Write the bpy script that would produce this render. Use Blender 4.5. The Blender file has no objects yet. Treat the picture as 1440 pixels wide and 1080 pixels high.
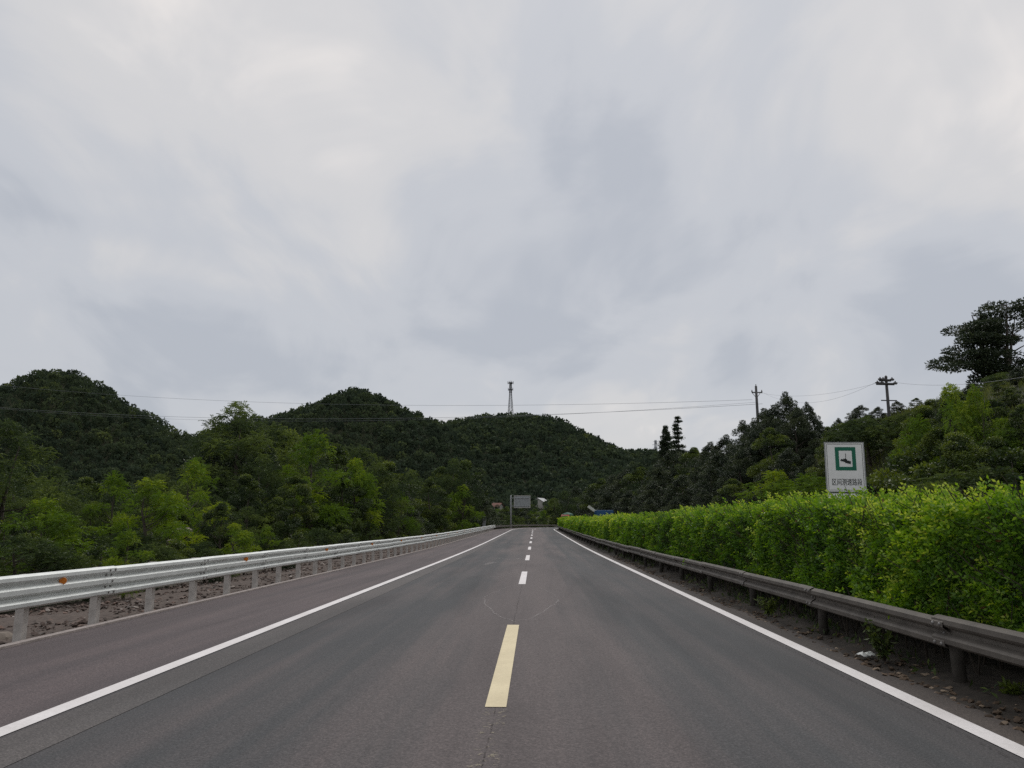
import bpy, math, random
import numpy as np
from mathutils import Vector, Matrix

# ------------------------------------------------------------------ camera, world, sun, exposure
scene = bpy.context.scene
COL = scene.collection
R = math.radians
CAM_H = 1.69
FPX = 1081.0                       # focal length in photo pixels (photo 1440 wide)
HORIZON, VANISH = 738.0, 752.0     # photo pixel row of the horizon, column of the road's vanishing point

cam_data = bpy.data.cameras.new('camera')
cam_data.sensor_width = 36.0
cam_data.lens = 36.0 * FPX / 1440.0
cam_data.clip_start = 0.05
cam_data.clip_end = 6000.0
cam = bpy.data.objects.new('camera', cam_data)
COL.objects.link(cam)
cam.location = (0, 0, CAM_H)
PITCH = math.atan((HORIZON - 540) / FPX)
YAW = math.atan((VANISH - 720) / math.hypot(FPX, HORIZON - 540))
cam.rotation_euler = (math.pi / 2 + PITCH, 0, YAW)
scene.camera = cam

SUN_EL, SUN_AZ = R(52), R(14)      # azimuth to the right of the road's direction (+Y)
SUN_DIR = Vector((math.sin(SUN_AZ) * math.cos(SUN_EL), math.cos(SUN_AZ) * math.cos(SUN_EL), math.sin(SUN_EL)))
sun_data = bpy.data.lights.new('sun', 'SUN')
sun_data.energy = 1.4
sun_data.angle = R(40)
sun_data.color = (1.0, 0.965, 0.92)
sun = bpy.data.objects.new('sun', sun_data)
COL.objects.link(sun)
sun.rotation_euler = (-SUN_DIR).to_track_quat('-Z', 'Y').to_euler()
sun.location = (0, 0, 60)

world = bpy.data.worlds.new('World')
scene.world = world
world.use_nodes = True


def build_world():
    nt = world.node_tree
    nt.nodes.clear()
    N, L = nt.nodes.new, nt.links.new
    out = N('ShaderNodeOutputWorld')
    sky = N('ShaderNodeTexSky')
    sky.sky_type = 'NISHITA'
    sky.sun_disc = False
    sky.sun_elevation = SUN_EL
    sky.sun_rotation = SUN_AZ
    bg_sky = N('ShaderNodeBackground')
    bg_sky.inputs['Strength'].default_value = 0.08
    L(sky.outputs[0], bg_sky.inputs['Color'])
    tc = N('ShaderNodeTexCoord')
    sep = N('ShaderNodeSeparateXYZ')
    L(tc.outputs['Generated'], sep.inputs[0])

    def math_(op, a, b=None, clamp=False):
        m = N('ShaderNodeMath'); m.operation = op; m.use_clamp = clamp
        for i, v in enumerate((a, b)):
            if v is None: continue
            if isinstance(v, (int, float)): m.inputs[i].default_value = v
            else: L(v, m.inputs[i])
        return m.outputs[0]
    zc = math_('MAXIMUM', sep.outputs['Z'], 0.0)
    den = math_('ADD', zc, 0.42)
    px = math_('DIVIDE', sep.outputs['X'], den)
    py = math_('DIVIDE', sep.outputs['Y'], den)
    comb = N('ShaderNodeCombineXYZ')
    L(px, comb.inputs[0]); L(py, comb.inputs[1])

    def noise(scale, loc, rot, detail, rough, stretch, dist=0.0):
        mp = N('ShaderNodeMapping')
        mp.inputs['Location'].default_value = loc
        mp.inputs['Rotation'].default_value = (0, 0, rot)
        mp.inputs['Scale'].default_value = stretch
        L(comb.outputs[0], mp.inputs[0])
        n = N('ShaderNodeTexNoise')
        n.inputs['Scale'].default_value = scale
        n.inputs['Detail'].default_value = detail
        n.inputs['Roughness'].default_value = rough
        n.inputs['Distortion'].default_value = dist
        L(mp.outputs[0], n.inputs['Vector'])
        return n.outputs['Fac']
    big = noise(1.55, (3.1, 1.7, 0), R(-28), 4.0, 0.52, (1.0, 0.75, 1), 0.5)
    mid = noise(3.7, (7.4, 0.3, 0), R(-35), 5.0, 0.55, (1.0, 0.7, 1), 0.6)
    mix = math_('ADD', math_('MULTIPLY', big, 0.95), math_('MULTIPLY', mid, 0.47))
    # the veil of cloud glows a little around the hidden sun
    dot = N('ShaderNodeVectorMath'); dot.operation = 'DOT_PRODUCT'
    L(tc.outputs['Generated'], dot.inputs[0])
    dot.inputs[1].default_value = SUN_DIR
    glow = math_('POWER', math_('MAXIMUM', dot.outputs['Value'], 0.0), 6.0)
    mix = math_('ADD', mix, math_('SUBTRACT', math_('MULTIPLY', glow, 0.12), 0.22))
    ramp = N('ShaderNodeValToRGB')
    cr = ramp.color_ramp
    cr.interpolation = 'EASE'
    cr.elements[0].position = 0.34; cr.elements[0].color = (0.44, 0.463, 0.508, 1)
    cr.elements[1].position = 0.74; cr.elements[1].color = (0.76, 0.725, 0.70, 1)
    e = cr.elements.new(0.47); e.color = (0.52, 0.535, 0.568, 1)
    e = cr.elements.new(0.60); e.color = (0.605, 0.60, 0.605, 1)
    L(mix, ramp.inputs[0])
    bg_cloud = N('ShaderNodeBackground')
    L(ramp.outputs[0], bg_cloud.inputs['Color'])
    # an overcast dome: towards the zenith it is brighter than at the horizon
    strength = math_('ADD', math_('MULTIPLY', zc, 0.12), 0.97)
    L(strength, bg_cloud.inputs['Strength'])
    ms = N('ShaderNodeMixShader')
    ms.inputs[0].default_value = 0.93
    L(bg_sky.outputs[0], ms.inputs[1])
    L(bg_cloud.outputs[0], ms.inputs[2])
    L(ms.outputs[0], out.inputs['Surface'])


build_world()
scene.view_settings.view_transform = 'Standard'
scene.view_settings.look = 'None'
scene.view_settings.exposure = 0.12
scene.view_settings.gamma = 1.0
scene.view_settings.use_curve_mapping = False
scene.render.engine = 'CYCLES'
scene.cycles.use_denoising = False
scene.cycles.use_adaptive_sampling = True
scene.cycles.adaptive_threshold = 0.004
scene.cycles.max_bounces = 6
scene.cycles.diffuse_bounces = 3
scene.cycles.transmission_bounces = 4
scene.cycles.transparent_max_bounces = 8
scene.cycles.sample_clamp_indirect = 5.0

rng = np.random.default_rng(11)
random.seed(11)


# ------------------------------------------------------------------ helpers
def mesh_from(name, verts, faces, smooth=False):
    me = bpy.data.meshes.new(name)
    me.from_pydata([tuple(v) for v in verts], [], [tuple(f) for f in faces])
    me.validate()
    if smooth:
        me.polygons.foreach_set('use_smooth', [True] * len(me.polygons))
    me.update()
    return me


def mesh_quads(name, Q, tint=None):
    """Q (n,4,3) -> one mesh of loose quads, with a per-face 'tint' attribute."""
    n = len(Q)
    me = bpy.data.meshes.new(name)
    me.vertices.add(n * 4)
    me.vertices.foreach_set('co', np.ascontiguousarray(Q, dtype=np.float32).ravel())
    me.loops.add(n * 4)
    me.loops.foreach_set('vertex_index', np.arange(n * 4, dtype=np.int32))
    me.polygons.add(n)
    me.polygons.foreach_set('loop_start', np.arange(0, n * 4, 4, dtype=np.int32))
    me.polygons.foreach_set('loop_total', np.full(n, 4, dtype=np.int32))
    if tint is not None:
        a = me.attributes.new('tint', 'FLOAT', 'FACE')
        a.data.foreach_set('value', np.ascontiguousarray(tint, dtype=np.float32))
    me.update()
    return me


def obj(name, me, mat=None, parent=None, loc=None, rotz=None):
    o = bpy.data.objects.new(name, me)
    COL.objects.link(o)
    if mat is not None and me is not None and len(me.materials) == 0:
        me.materials.append(mat)
    if parent is not None: o.parent = parent
    if loc is not None: o.location = loc
    if rotz is not None: o.rotation_euler = (0, 0, rotz)
    return o


def tag(o, label=None, cat=None, group=None, kind=None):
    if label: o['label'] = label
    if cat: o['category'] = cat
    if group: o['group'] = group
    if kind: o['kind'] = kind
    return o


def empty(name, loc=(0, 0, 0), rotz=0.0):
    o = bpy.data.objects.new(name, None)
    COL.objects.link(o)
    o.empty_display_size = 0.3
    o.location = loc
    o.rotation_euler = (0, 0, rotz)
    return o


class MB:
    """collects simple shapes into one mesh"""
    def __init__(s): s.v, s.f = [], []

    def add(s, verts, faces):
        k = len(s.v)
        s.v += [tuple(v) for v in verts]
        s.f += [tuple(i + k for i in f) for f in faces]
        return s

    def box(s, c, d, rot=None):
        x, y, z = d[0] / 2, d[1] / 2, d[2] / 2
        P = [Vector(p) for p in ((-x, -y, -z), (x, -y, -z), (x, y, -z), (-x, y, -z), (-x, -y, z), (x, -y, z), (x, y, z), (-x, y, z))]
        if rot is not None: P = [rot @ p for p in P]
        c = Vector(c)
        return s.add([p + c for p in P], [(0, 3, 2, 1), (4, 5, 6, 7), (0, 1, 5, 4), (1, 2, 6, 5), (2, 3, 7, 6), (3, 0, 4, 7)])

    def tube(s, pts, radii, n=8, cap=True):
        pts = [Vector(p) for p in pts]
        if not hasattr(radii, '__len__'): radii = [radii] * len(pts)
        V, F = [], []
        for i, p in enumerate(pts):
            d = (pts[min(i + 1, len(pts) - 1)] - pts[max(i - 1, 0)]).normalized()
            a = d.cross(Vector((0.31, 0.87, 0.38)))
            if a.length < 1e-3: a = d.cross(Vector((1, 0, 0)))
            a.normalize(); b = d.cross(a)
            for k in range(n):
                t = 2 * math.pi * k / n
                V.append(p + (a * math.cos(t) + b * math.sin(t)) * radii[i])
        for i in range(len(pts) - 1):
            for k in range(n):
                F.append((i * n + k, i * n + (k + 1) % n, (i + 1) * n + (k + 1) % n, (i + 1) * n + k))
        if cap:
            F.append(tuple(range(n))[::-1])
            F.append(tuple(range((len(pts) - 1) * n, len(pts) * n)))
        return s.add(V, F)

    def prism(s, poly, axis_from, axis_to, frame):
        """poly (a,b) extruded from axis_from to axis_to; frame(a,b,t)->xyz"""
        n = len(poly)
        V = [frame(a, b, axis_from) for a, b in poly] + [frame(a, b, axis_to) for a, b in poly]
        F = [(i, (i + 1) % n, n + (i + 1) % n, n + i) for i in range(n)]
        F += [tuple(range(n))[::-1], tuple(range(n, 2 * n))]
        return s.add(V, F)

    def mesh(s, name, smooth=False):
        return mesh_from(name, s.v, s.f, smooth)

    def build(s, name, mat, parent=None, smooth=False, loc=None, rotz=None):
        return obj(name, s.mesh(name, smooth), mat, parent, loc, rotz)


def bevel(o, w, seg=2):
    m = o.modifiers.new('bevel', 'BEVEL'); m.width = w; m.segments = seg; m.limit_method = 'ANGLE'
    return o


def copy_tree(o, parent=None):
    c = o.copy(); COL.objects.link(c); c.parent = parent
    for ch in list(o.children): copy_tree(ch, c)
    return c


# smooth pseudo-noise for arrays
def wob(x, y, seed=0):
    r = np.random.default_rng(seed)
    z = 0
    for k in range(6):
        a, b, p = r.normal(0, 1, 2).tolist() + [r.uniform(0, 6.28)]
        fz = 0.6 * 1.55 ** k
        z = z + np.sin((a * x + b * y) * fz + p) * 0.75 ** k
    return z / 2.6


# ------------------------------------------------------------------ materials
def nodes_of(name):
    m = bpy.data.materials.new(name)
    m.use_nodes = True
    nt = m.node_tree
    nt.nodes.clear()
    out = nt.nodes.new('ShaderNodeOutputMaterial')
    return m, nt, nt.nodes.new, nt.links.new, out


def ramp_node(nt, stops):
    n = nt.nodes.new('ShaderNodeValToRGB')
    cr = n.color_ramp
    cr.elements[0].position, cr.elements[0].color = stops[0][0], (*stops[0][1], 1)
    cr.elements[1].position, cr.elements[1].color = stops[-1][0], (*stops[-1][1], 1)
    for p, c in stops[1:-1]:
        e = cr.elements.new(p); e.color = (*c, 1)
    return n


def mat_plain(name, col, rough=0.6, metal=0.0, vary=0.25, scale=6.0, bump=0.0, spec=0.4, col2=None, coords='Object', detail=6):
    m, nt, N, L, out = nodes_of(name)
    b = N('ShaderNodeBsdfPrincipled')
    b.inputs['Roughness'].default_value = rough
    b.inputs['Metallic'].default_value = metal
    b.inputs['Specular IOR Level'].default_value = spec
    tc = N('ShaderNodeTexCoord')
    n = N('ShaderNodeTexNoise'); n.inputs['Scale'].default_value = scale; n.inputs['Detail'].default_value = detail
    n.inputs['Roughness'].default_value = 0.65
    L(tc.outputs[coords], n.inputs['Vector'])
    lo = tuple(c * (1 - vary) for c in col)
    hi = col2 if col2 else tuple(min(c * (1 + vary), 1) for c in col)
    r = ramp_node(nt, [(0.3, lo), (0.7, hi)])
    L(n.outputs['Fac'], r.inputs[0])
    L(r.outputs[0], b.inputs['Base Color'])
    if bump:
        bp = N('ShaderNodeBump'); bp.inputs['Strength'].default_value = bump; bp.inputs['Distance'].default_value = 0.02
        L(n.outputs['Fac'], bp.inputs['Height']); L(bp.outputs[0], b.inputs['Normal'])
    L(b.outputs[0], out.inputs[0])
    return m


def mat_leaf(name, stops, trans=0.3, rough=0.5, spec=0.3, vary=0.12):
    m, nt, N, L, out = nodes_of(name)
    at = N('ShaderNodeAttribute'); at.attribute_name = 'tint'
    oi = N('ShaderNodeObjectInfo')
    r = ramp_node(nt, stops)
    a = N('ShaderNodeMath'); a.operation = 'MULTIPLY_ADD'
    L(oi.outputs['Random'], a.inputs[0]); a.inputs[1].default_value = 2 * vary; a.inputs[2].default_value = -vary
    s = N('ShaderNodeMath'); s.operation = 'ADD'; s.use_clamp = True
    L(at.outputs['Fac'], s.inputs[0]); L(a.outputs[0], s.inputs[1])
    L(s.outputs[0], r.inputs[0])
    b = N('ShaderNodeBsdfPrincipled')
    b.inputs['Roughness'].default_value = rough
    b.inputs['Specular IOR Level'].default_value = spec
    L(r.outputs[0], b.inputs['Base Color'])
    t = N('ShaderNodeBsdfTranslucent')
    hs = N('ShaderNodeHueSaturation'); hs.inputs['Saturation'].default_value = 1.15; hs.inputs['Value'].default_value = 1.3
    hs.inputs['Hue'].default_value = 0.49
    L(r.outputs[0], hs.inputs['Color']); L(hs.outputs[0], t.inputs['Color'])
    mx = N('ShaderNodeMixShader'); mx.inputs[0].default_value = trans
    L(b.outputs[0], mx.inputs[1]); L(t.outputs[0], mx.inputs[2])
    L(mx.outputs[0], out.inputs[0])
    return m


def mat_asphalt(name, grey, brown, streak=0.6, centre=False):
    m, nt, N, L, out = nodes_of(name)
    tc = N('ShaderNodeTexCoord')
    b = N('ShaderNodeBsdfPrincipled')
    b.inputs['Roughness'].default_value = 0.82
    b.inputs['Specular IOR Level'].default_value = 0.32

    def noise(scale, stretch, detail=4, rough=0.6, dist=0.0):
        mp = N('ShaderNodeMapping'); mp.inputs['Scale'].default_value = stretch
        L(tc.outputs['Object'], mp.inputs[0])
        n = N('ShaderNodeTexNoise'); n.inputs['Scale'].default_value = scale
        n.inputs['Detail'].default_value = detail; n.inputs['Roughness'].default_value = rough
        n.inputs['Distortion'].default_value = dist
        L(mp.outputs[0], n.inputs['Vector'])
        return n.outputs['Fac']

    def mth(op, a, bb, clamp=False):
        k = N('ShaderNodeMath'); k.operation = op; k.use_clamp = clamp
        for i, v in enumerate((a, bb)):
            if isinstance(v, (int, float)): k.inputs[i].default_value = v
            else: L(v, k.inputs[i])
        return k.outputs[0]
    streaks = noise(1.0, (1.5, 0.03, 1), 4, 0.6)
    patches = noise(0.22, (1, 0.6, 1), 4, 0.55)
    f = mth('ADD', mth('MULTIPLY', streaks, streak), mth('MULTIPLY', patches, 1 - streak))
    if centre:     # dust gathers along the crown of the road, away from the wheel tracks
        sx = N('ShaderNodeSeparateXYZ'); L(tc.outputs['Object'], sx.inputs[0])
        d = mth('ABSOLUTE', mth('ADD', sx.outputs['X'], 0.1), 0.0)
        g = mth('SUBTRACT', 1.0, mth('DIVIDE', d, 1.9), True)
        f = mth('SUBTRACT', mth('ADD', f, mth('MULTIPLY', g, 0.26)), 0.03)
    r = ramp_node(nt, [(0.43, grey), (0.64, brown)])
    L(f, r.inputs[0])
    # aggregate: light and dark grains
    vor = N('ShaderNodeTexVoronoi'); vor.inputs['Scale'].default_value = 85.0
    L(tc.outputs['Object'], vor.inputs['Vector'])
    grain = noise(48.0, (1, 1, 1), 4, 0.8)
    gr = ramp_node(nt, [(0.34, (0.48, 0.48, 0.48)), (0.55, (1.0, 1.0, 1.0)), (0.70, (1.75, 1.7, 1.65))])
    L(grain, gr.inputs[0])
    mm = N('ShaderNodeMix'); mm.data_type = 'RGBA'; mm.blend_type = 'MULTIPLY'; mm.inputs[0].default_value = 1.0
    L(r.outputs[0], mm.inputs[6]); L(gr.outputs[0], mm.inputs[7])
    # dark stains and tyre wear, stretched along the road
    st = noise(0.7, (1.0, 0.10, 1), 5, 0.6, 0.4)
    sr = ramp_node(nt, [(0.30, (0.66, 0.66, 0.67)), (0.52, (1, 1, 1)), (0.75, (1.2, 1.17, 1.14))])
    L(st, sr.inputs[0])
    m2 = N('ShaderNodeMix'); m2.data_type = 'RGBA'; m2.blend_type = 'MULTIPLY'; m2.inputs[0].default_value = 1.0
    L(mm.outputs[2], m2.inputs[6]); L(sr.outputs[0], m2.inputs[7])
    L(m2.outputs[2], b.inputs['Base Color'])
    bp = N('ShaderNodeBump'); bp.inputs['Strength'].default_value = 0.55; bp.inputs['Distance'].default_value = 0.006
    L(vor.outputs['Distance'], bp.inputs['Height']); L(bp.outputs[0], b.inputs['Normal'])
    L(b.outputs[0], out.inputs[0])
    return m


def mat_paint(name, col, worn=(0.11, 0.10, 0.10), amount=0.36):
    """road paint: grainy, with small bare flecks"""
    m, nt, N, L, out = nodes_of(name)
    tc = N('ShaderNodeTexCoord')
    b = N('ShaderNodeBsdfPrincipled'); b.inputs['Roughness'].default_value = 0.7
    b.inputs['Specular IOR Level'].default_value = 0.3
    n = N('ShaderNodeTexNoise'); n.inputs['Scale'].default_value = 26; n.inputs['Detail'].default_value = 6
    n.inputs['Roughness'].default_value = 0.7
    L(tc.outputs['Object'], n.inputs['Vector'])
    r = ramp_node(nt, [(amount - 0.05, worn), (amount + 0.03, tuple(c * 0.88 for c in col)), (0.62, col)])
    L(n.outputs['Fac'], r.inputs[0])
    n2 = N('ShaderNodeTexNoise'); n2.inputs['Scale'].default_value = 1.1; n2.inputs['Detail'].default_value = 4
    L(tc.outputs['Object'], n2.inputs['Vector'])
    r2 = ramp_node(nt, [(0.3, (0.84, 0.83, 0.82)), (0.7, (1.0, 1.0, 1.0))])
    L(n2.outputs['Fac'], r2.inputs[0])
    mm = N('ShaderNodeMix'); mm.data_type = 'RGBA'; mm.blend_type = 'MULTIPLY'; mm.inputs[0].default_value = 1.0
    L(r.outputs[0], mm.inputs[6]); L(r2.outputs[0], mm.inputs[7])
    L(mm.outputs[2], b.inputs['Base Color'])
    L(b.outputs[0], out.inputs[0])
    return m


def mat_ghost(name, col, cover):
    """chalk or worn paint of which only scattered flecks are left"""
    m, nt, N, L, out = nodes_of(name)
    tc = N('ShaderNodeTexCoord')
    d = N('ShaderNodeBsdfDiffuse'); d.inputs['Color'].default_value = (*col, 1)
    t = N('ShaderNodeBsdfTransparent')
    n = N('ShaderNodeTexNoise'); n.inputs['Scale'].default_value = 14; n.inputs['Detail'].default_value = 6
    n.inputs['Roughness'].default_value = 0.75
    L(tc.outputs['Object'], n.inputs['Vector'])
    r = ramp_node(nt, [(cover, (0, 0, 0)), (cover + 0.10, (0.5, 0.5, 0.5))])
    L(n.outputs['Fac'], r.inputs[0])
    mx = N('ShaderNodeMixShader')
    L(r.outputs[0], mx.inputs[0]); L(t.outputs[0], mx.inputs[1]); L(d.outputs[0], mx.inputs[2])
    L(mx.outputs[0], out.inputs[0])
    return m


def mat_tint(name, stops, rough=0.85):
    """per-face colour variation for stones, litter and twigs"""
    m, nt, N, L, out = nodes_of(name)
    at = N('ShaderNodeAttribute'); at.attribute_name = 'tint'
    r = ramp_node(nt, stops)
    L(at.outputs['Fac'], r.inputs[0])
    b = N('ShaderNodeBsdfPrincipled'); b.inputs['Roughness'].default_value = rough
    b.inputs['Specular IOR Level'].default_value = 0.2
    tc = N('ShaderNodeTexCoord')
    n = N('ShaderNodeTexNoise'); n.inputs['Scale'].default_value = 12; n.inputs['Detail'].default_value = 5
    L(tc.outputs['Object'], n.inputs['Vector'])
    r2 = ramp_node(nt, [(0.3, (0.7, 0.7, 0.7)), (0.7, (1.15, 1.15, 1.15))])
    L(n.outputs['Fac'], r2.inputs[0])
    mm = N('ShaderNodeMix'); mm.data_type = 'RGBA'; mm.blend_type = 'MULTIPLY'; mm.inputs[0].default_value = 1.0
    L(r.outputs[0], mm.inputs[6]); L(r2.outputs[0], mm.inputs[7])
    L(mm.outputs[2], b.inputs['Base Color'])
    L(b.outputs[0], out.inputs[0])
    return m


M = {}
M['lane'] = mat_asphalt('lane asphalt', (0.060, 0.061, 0.064), (0.116, 0.097, 0.095), 0.62, True)
M['shoulder'] = mat_asphalt('shoulder asphalt', (0.090, 0.074, 0.076), (0.130, 0.102, 0.102), 0.7)
M['joint_strip'] = mat_asphalt('joint strip asphalt', (0.100, 0.093, 0.090), (0.124, 0.110, 0.106), 0.5)
M['dusty'] = mat_asphalt('dusty edge asphalt', (0.062, 0.052, 0.047), (0.125, 0.102, 0.090), 0.35)
M['white_paint'] = mat_paint('white road paint', (0.80, 0.765, 0.755), amount=0.30)
M['yellow_paint'] = mat_paint('cream yellow road paint', (0.76, 0.655, 0.43), worn=(0.30, 0.25, 0.17), amount=0.31)
M['chalk'] = mat_ghost('chalk remains', (0.40, 0.375, 0.365), 0.45)
M['flecks'] = mat_ghost('paint flecks', (0.46, 0.41, 0.30), 0.55)
M['crack'] = mat_ghost('fine crack', (0.050, 0.046, 0.045), 0.47)
M['kerb'] = mat_plain('concrete edging', (0.33, 0.285, 0.262), 0.9, vary=0.3, scale=9, bump=0.3)
M['boulder'] = mat_plain('pale brown stone', (0.20, 0.165, 0.135), 0.9, vary=0.45, scale=5, bump=0.6)
M['soil'] = mat_plain('brown soil', (0.088, 0.066, 0.054), 0.95, vary=0.55, scale=9.0, bump=1.0)
M['median_soil'] = mat_plain('dark median soil', (0.034, 0.027, 0.021), 0.95, vary=0.55, scale=5.0, bump=0.7)
M['ground'] = mat_plain('weedy ground', (0.030, 0.042, 0.016), 0.95, vary=0.5, scale=0.35, bump=0.3, col2=(0.062, 0.066, 0.030))
M['galv'] = mat_plain('galvanised steel', (0.66, 0.68, 0.655), 0.48, metal=0.15, vary=0.10, scale=3.0, spec=0.5)
M['galv_post'] = mat_plain('dusty galvanised post', (0.50, 0.465, 0.43), 0.65, metal=0.05, vary=0.22, scale=7.0)
M['old_rail'] = mat_plain('weathered brown grey rail', (0.112, 0.098, 0.084), 0.66, metal=0.1, vary=0.35, scale=2.6, spec=0.4)
M['old_post'] = mat_plain('weathered post', (0.068, 0.060, 0.051), 0.8, vary=0.4, scale=6.0)
M['bolt'] = mat_plain('bolt steel', (0.22, 0.21, 0.20), 0.5, metal=0.6)
M['orange'] = mat_plain('orange reflector', (0.62, 0.19, 0.02), 0.25, vary=0.15, scale=40, spec=0.6)
M['sign_white'] = mat_plain('reflective white sheet', (0.88, 0.88, 0.85), 0.5, vary=0.05, scale=3)
M['sign_green'] = mat_plain('sign green', (0.008, 0.15, 0.085), 0.5, vary=0.12, scale=6)
M['sign_black'] = mat_plain('sign black', (0.018, 0.022, 0.020), 0.6, vary=0.2, scale=9)
M['sign_grey'] = mat_plain('bare aluminium back', (0.30, 0.315, 0.315), 0.55, metal=0.25, vary=0.12, scale=1.2)
M['steel_grey'] = mat_plain('grey painted steel', (0.36, 0.37, 0.37), 0.6, vary=0.15, scale=3)
M['tower'] = mat_plain('dark tower steel', (0.04, 0.042, 0.047), 0.6, metal=0.2)
M['far_steel'] = mat_plain('pale pylon steel', (0.26, 0.27, 0.29), 0.6, metal=0.2)
M['concrete_pole'] = mat_plain('concrete pole', (0.075, 0.073, 0.072), 0.9, vary=0.2, scale=4)
M['insulator'] = mat_plain('brown insulator', (0.03, 0.024, 0.022), 0.35, spec=0.6)
M['wire'] = mat_plain('power cable', (0.20, 0.21, 0.225), 0.6)
M['bark'] = mat_plain('bark', (0.075, 0.062, 0.050), 0.95, vary=0.4, scale=6, bump=0.6)
M['pale_bark'] = mat_plain('pale bark', (0.17, 0.15, 0.125), 0.9, vary=0.3, scale=7, bump=0.4)
M['stem'] = mat_plain('hedge stems', (0.045, 0.036, 0.027), 0.95, vary=0.4, scale=9)
M['hedge_core'] = mat_plain('dark hedge core', (0.030, 0.034, 0.014), 1.0, vary=0.5, scale=14, bump=0.8)  # dark twig tone; the shade between the leaves is put into this colour
M['leaf_hedge'] = mat_leaf('privet leaf', [(0.0, (0.13, 0.085, 0.035)), (0.015, (0.13, 0.085, 0.035)), (0.02, (0.034, 0.078, 0.016)), (0.30, (0.082, 0.175, 0.026)), (0.58, (0.145, 0.275, 0.034)), (0.80, (0.235, 0.375, 0.046)), (1.0, (0.44, 0.53, 0.10))], 0.36, 0.42, 0.4, vary=0.0)
M['leaf_dark'] = mat_leaf('dark feathery leaf', [(0.0, (0.026, 0.044, 0.018)), (0.5, (0.054, 0.084, 0.026)), (1.0, (0.145, 0.195, 0.042))], 0.27, vary=0.22)
M['leaf_mid'] = mat_leaf('mid green leaf', [(0.0, (0.025, 0.042, 0.016)), (0.5, (0.052, 0.082, 0.022)), (1.0, (0.15, 0.195, 0.034))], 0.27, vary=0.2)
M['leaf_light'] = mat_leaf('bright young leaf', [(0.0, (0.065, 0.120, 0.018)), (0.5, (0.125, 0.210, 0.024)), (1.0, (0.30, 0.37, 0.042))], 0.34, vary=0.14)
M['leaf_pine'] = mat_leaf('dark needle tuft', [(0.0, (0.021, 0.032, 0.020)), (0.5, (0.039, 0.056, 0.030)), (1.0, (0.080, 0.098, 0.040))], 0.2, vary=0.12)
M['leaf_hill'] = mat_leaf('hill wood leaf', [(0.0, (0.024, 0.036, 0.026)), (0.45, (0.050, 0.070, 0.044)), (0.8, (0.080, 0.106, 0.050)), (1.0, (0.13, 0.160, 0.054))], 0.24, rough=0.75, spec=0.08, vary=0.0)
M['grass'] = mat_leaf('long grass', [(0.0, (0.060, 0.082, 0.022)), (0.5, (0.135, 0.160, 0.042)), (1.0, (0.25, 0.24, 0.09))], 0.3, vary=0.05)
M['stones'] = mat_tint('rubble', [(0.0, (0.042, 0.030, 0.025)), (0.4, (0.115, 0.083, 0.069)), (0.58, (0.17, 0.15, 0.135)), (0.68, (0.19, 0.125, 0.10)), (0.85, (0.27, 0.225, 0.195)), (1.0, (0.62, 0.57, 0.52))])
M['litter'] = mat_tint('leaf litter', [(0.0, (0.035, 0.025, 0.018)), (0.6, (0.12, 0.082, 0.055)), (1.0, (0.34, 0.27, 0.20))])
M['paper'] = mat_plain('white litter', (0.72, 0.73, 0.70), 0.7, vary=0.1, scale=12)
M['blue'] = mat_plain('blue truck paint', (0.020, 0.085, 0.20), 0.45, vary=0.15, scale=2)
M['red'] = mat_plain('orange red truck paint', (0.62, 0.105, 0.058), 0.45, vary=0.1, scale=2)
M['tarp'] = mat_plain('green tarpaulin', (0.012, 0.085, 0.052), 0.7, vary=0.3, scale=3, bump=0.5)
M['cab_white'] = mat_plain('off white panel', (0.60, 0.60, 0.52), 0.5, vary=0.08, scale=2)
M['rubber'] = mat_plain('tyre rubber', (0.02, 0.02, 0.02), 0.9)
M['chassis'] = mat_plain('chassis black', (0.03, 0.03, 0.03), 0.7)
M['glass'] = mat_plain('dark glass', (0.015, 0.018, 0.02), 0.08, spec=0.6, vary=0.05)
M['lamp_red'] = mat_plain('tail lamp', (0.35, 0.02, 0.015), 0.3)
M['wall_plaster'] = mat_plain('pale plaster', (0.42, 0.40, 0.36), 0.9, vary=0.15, scale=1.5)
M['roof_pale'] = mat_plain('pale sheet roof', (0.36, 0.37, 0.37), 0.5, vary=0.1, scale=2)
M['roof_red'] = mat_plain('red clay tiles', (0.19, 0.095, 0.075), 0.9, vary=0.3, scale=3)


# ------------------------------------------------------------------ road line, its rise, and the terrain
X0, S_BEND, R_BEND = -0.375, 145.0, 300.0
_zs = np.array([-80, 46, 67, 97, 150, 195, 240, 300, 420.0])
_zz = np.array([0, 0, 0.09, 0.33, 0.76, 0.97, 0.95, 0.55, -0.8])
_sg = np.arange(-80, 421, 1.0)
_zg = np.convolve(np.pad(np.interp(_sg, _zs, _zz), 12, mode='edge'), np.ones(25) / 25, 'valid')


def zroad(s): return np.interp(s, _sg, _zg)


def rp(s, u, z=0.0):
    """point of the road: s metres along the centre line, u metres to the right of it"""
    if s <= S_BEND:
        x, y = X0 + u, s
    else:
        a = (s - S_BEND) / R_BEND
        r = R_BEND - u
        x, y = X0 + R_BEND - r * math.cos(a), S_BEND + r * math.sin(a)
    return Vector((x, y, float(zroad(s)) + z))


def heading(s):
    return 0.0 if s <= S_BEND else -(s - S_BEND) / R_BEND


def su(x, y):
    x = np.asarray(x, float); y = np.asarray(y, float)
    cx = X0 + R_BEND
    a = np.arctan2(y - S_BEND, cx - x)
    r = np.hypot(x - cx, y - S_BEND)
    arc = y > S_BEND
    return np.where(arc, S_BEND + R_BEND * np.clip(a, 0, 1.4), y), np.where(arc, R_BEND - r, x - X0)


_cr, _sr, _cy, _sy = math.cos(PITCH), math.sin(PITCH), math.cos(YAW), math.sin(YAW)


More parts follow.
